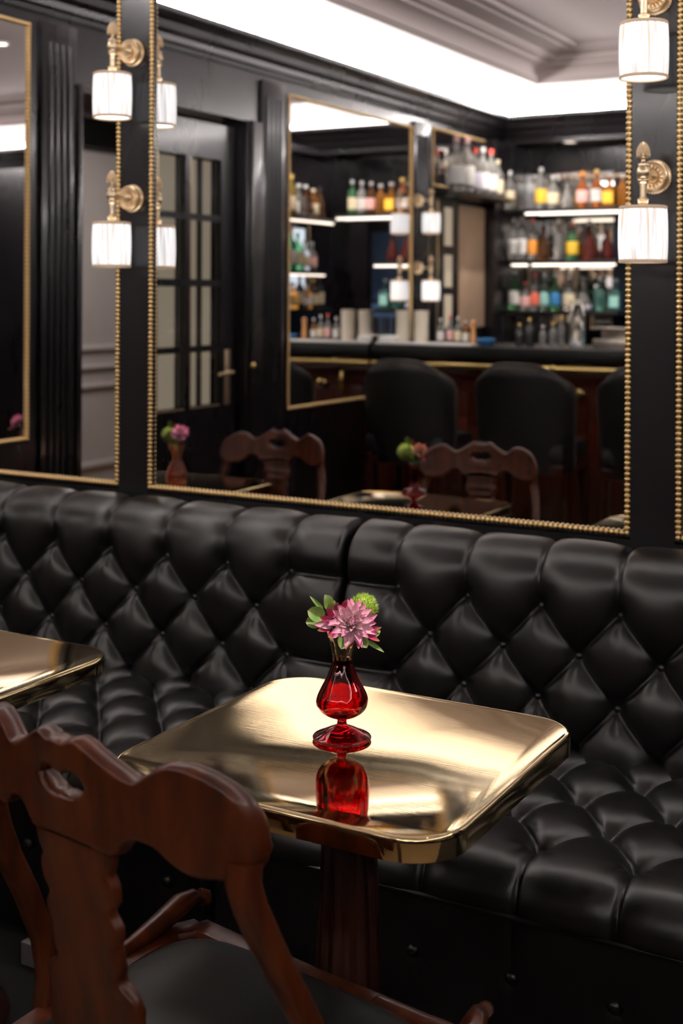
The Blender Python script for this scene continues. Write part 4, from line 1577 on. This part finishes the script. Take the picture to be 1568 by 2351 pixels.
bottle_row([(-4.68, 'tall', .31, .038, 'dark', 'cream', 'red'), (-4.77, 'tall', .31, .038, 'dark', 'gold', 'red'), (-4.86, 'tall', .30, .038, 'green', 'white', 'pink'), (-4.95, 'tall', .27, .036, 'green', 'cream', 'green'),
            (-5.05, 'round', .22, .042, 'clear', 'cream', 'silver'), (-5.15, 'round', .21, .042, 'clear', 'pink', 'silver')],
           lambda y: (xr, y, 1.6915), 'from the near end of the return middle shelf', 'bottles on the return middle shelf')
bottle_row([(-4.68, 'round', .22, .042, 'blue', 'blue', 'blue'), (-4.78, 'round', .21, .042, 'clear', 'white', 'silver'), (-4.88, 'round', .19, .045, 'amber', 'gold', 'black'), (-4.98, 'tall', .24, .034, 'dark', 'cream', 'black'),
            (-5.08, 'round', .18, .042, 'amber', 'white', 'silver'), (-5.18, 'round', .22, .04, 'brown', 'cream', 'gold'), (-5.27, 'tall', .25, .034, 'dark', 'cream', 'red')],
           lambda y: (xr, y, 1.4115), 'from the near end of the return low shelf', 'bottles on the return low shelf')

# ------------------------------------------------------------------ bar stools
def make_stool(label):
    t = thing('bar_stool', label, 'bar stool', group='high backed stools at the bar')
    # facing -y (toward the bar); the back stands at +y
    NW, NH = 24, 18
    verts, faces = [], []

    def half(v):
        return .255 + .02 * v if v < .75 else (.27 * (1 - .22 * ((v - .75) / .25) ** 2.5))
    for side in (0, 1):
        for i in range(NH + 1):
            v = i / NH
            z = .62 + .55 * v
            for j in range(NW + 1):
                g = 2 * j / NW - 1
                x = half(v) * g
                topdrop = -.075 * abs(g) ** 3.5 * v ** 4
                cy = .20 - .13 * (x / .27) ** 2 + .06 * v
                edge = min(1, (1 - abs(g)) / .12, (1 - v) / .08 + .001)
                th = .035 * math.sqrt(max(0, 1 - (1 - edge) ** 2))
                verts.append((x, cy + (th if side else -th), z + topdrop))
    n1 = (NH + 1) * (NW + 1)
    for side in (0, 1):
        for i in range(NH):
            for j in range(NW):
                a = side * n1 + i * (NW + 1) + j
                f = (a, a + 1, a + NW + 2, a + NW + 1)
                faces.append(f if not side else f[::-1])
    me = mesh_from('backrest', verts, faces, M['stool_leather'])
    bk = obj('backrest', me, t)
    b = B()
    edge = []
    for i in range(NH + 1):
        edge.append(verts[n1 + i * (NW + 1)])
    edge += [verts[n1 + NH * (NW + 1) + j] for j in range(1, NW)]
    edge += [verts[n1 + i * (NW + 1) + NW] for i in range(NH, -1, -1)]
    b.tube(edge, .009, 6)
    obj('welt', b.me('welt', mat('welt_highlight', (.05, .044, .04), .4)), bk)  # rim highlight put into the welt as a lighter grey
    b = B()
    P = [Vector(p) for p in edge]
    for a, c in zip(P, P[1:]):
        n = max(1, int((c - a).length / .014))
        for k in range(n):
            q = a.lerp(c, k / n)
            q = Vector((q.x * .93, q.y + .022, .9 + (q.z - .9) * .94))
            b.ball(q, .0045, u=6, v=4)
    o = obj('nail_trim', b.me('nail_trim', mat('nail_heads', (.35, .27, .2), .4, 1), True, 180), bk)
    o['kind'] = 'stuff'
    b = B().box(-.24, .24, -.22, .20, .66, .77, .04)
    obj('seat', b.me('seat', M['stool_leather']), t)
    b = B().box(-.235, .235, -.21, .19, .61, .66, .008)
    obj('seat_frame', b.me('seat_frame', M['dark_wood']), t)
    for sx_ in (-1, 1):
        for sy_ in (-1, 1):
            obj('leg', B().tube([(sx_ * .205, sy_ * .17, .62), (sx_ * .225, sy_ * .20, .005)], [.022, .016], 10, 1, (0, 1, 0), 3).me('leg', M['dark_wood']), t)
    b = B()
    for sx_ in (-1, 1):
        b.tube([(sx_ * .218, -.185, .25), (sx_ * .218, .185, .25)], .012, 8)
    b.tube([(-.218, -.186, .22), (.218, -.186, .22)], .012, 8)
    obj('foot_rail', b.me('foot_rail', M['rail_brass']), t)
    return t


st0 = make_stool('high backed black bar stool nearest the side wall')
st0.location = (-3.10, -3.33, 0)
dup(st0, (-2.44, -3.33, 0), 0, 'high backed black bar stool second from the side wall')
dup(st0, (-1.78, -3.33, 0), 0, 'high backed black bar stool farthest from the side wall')
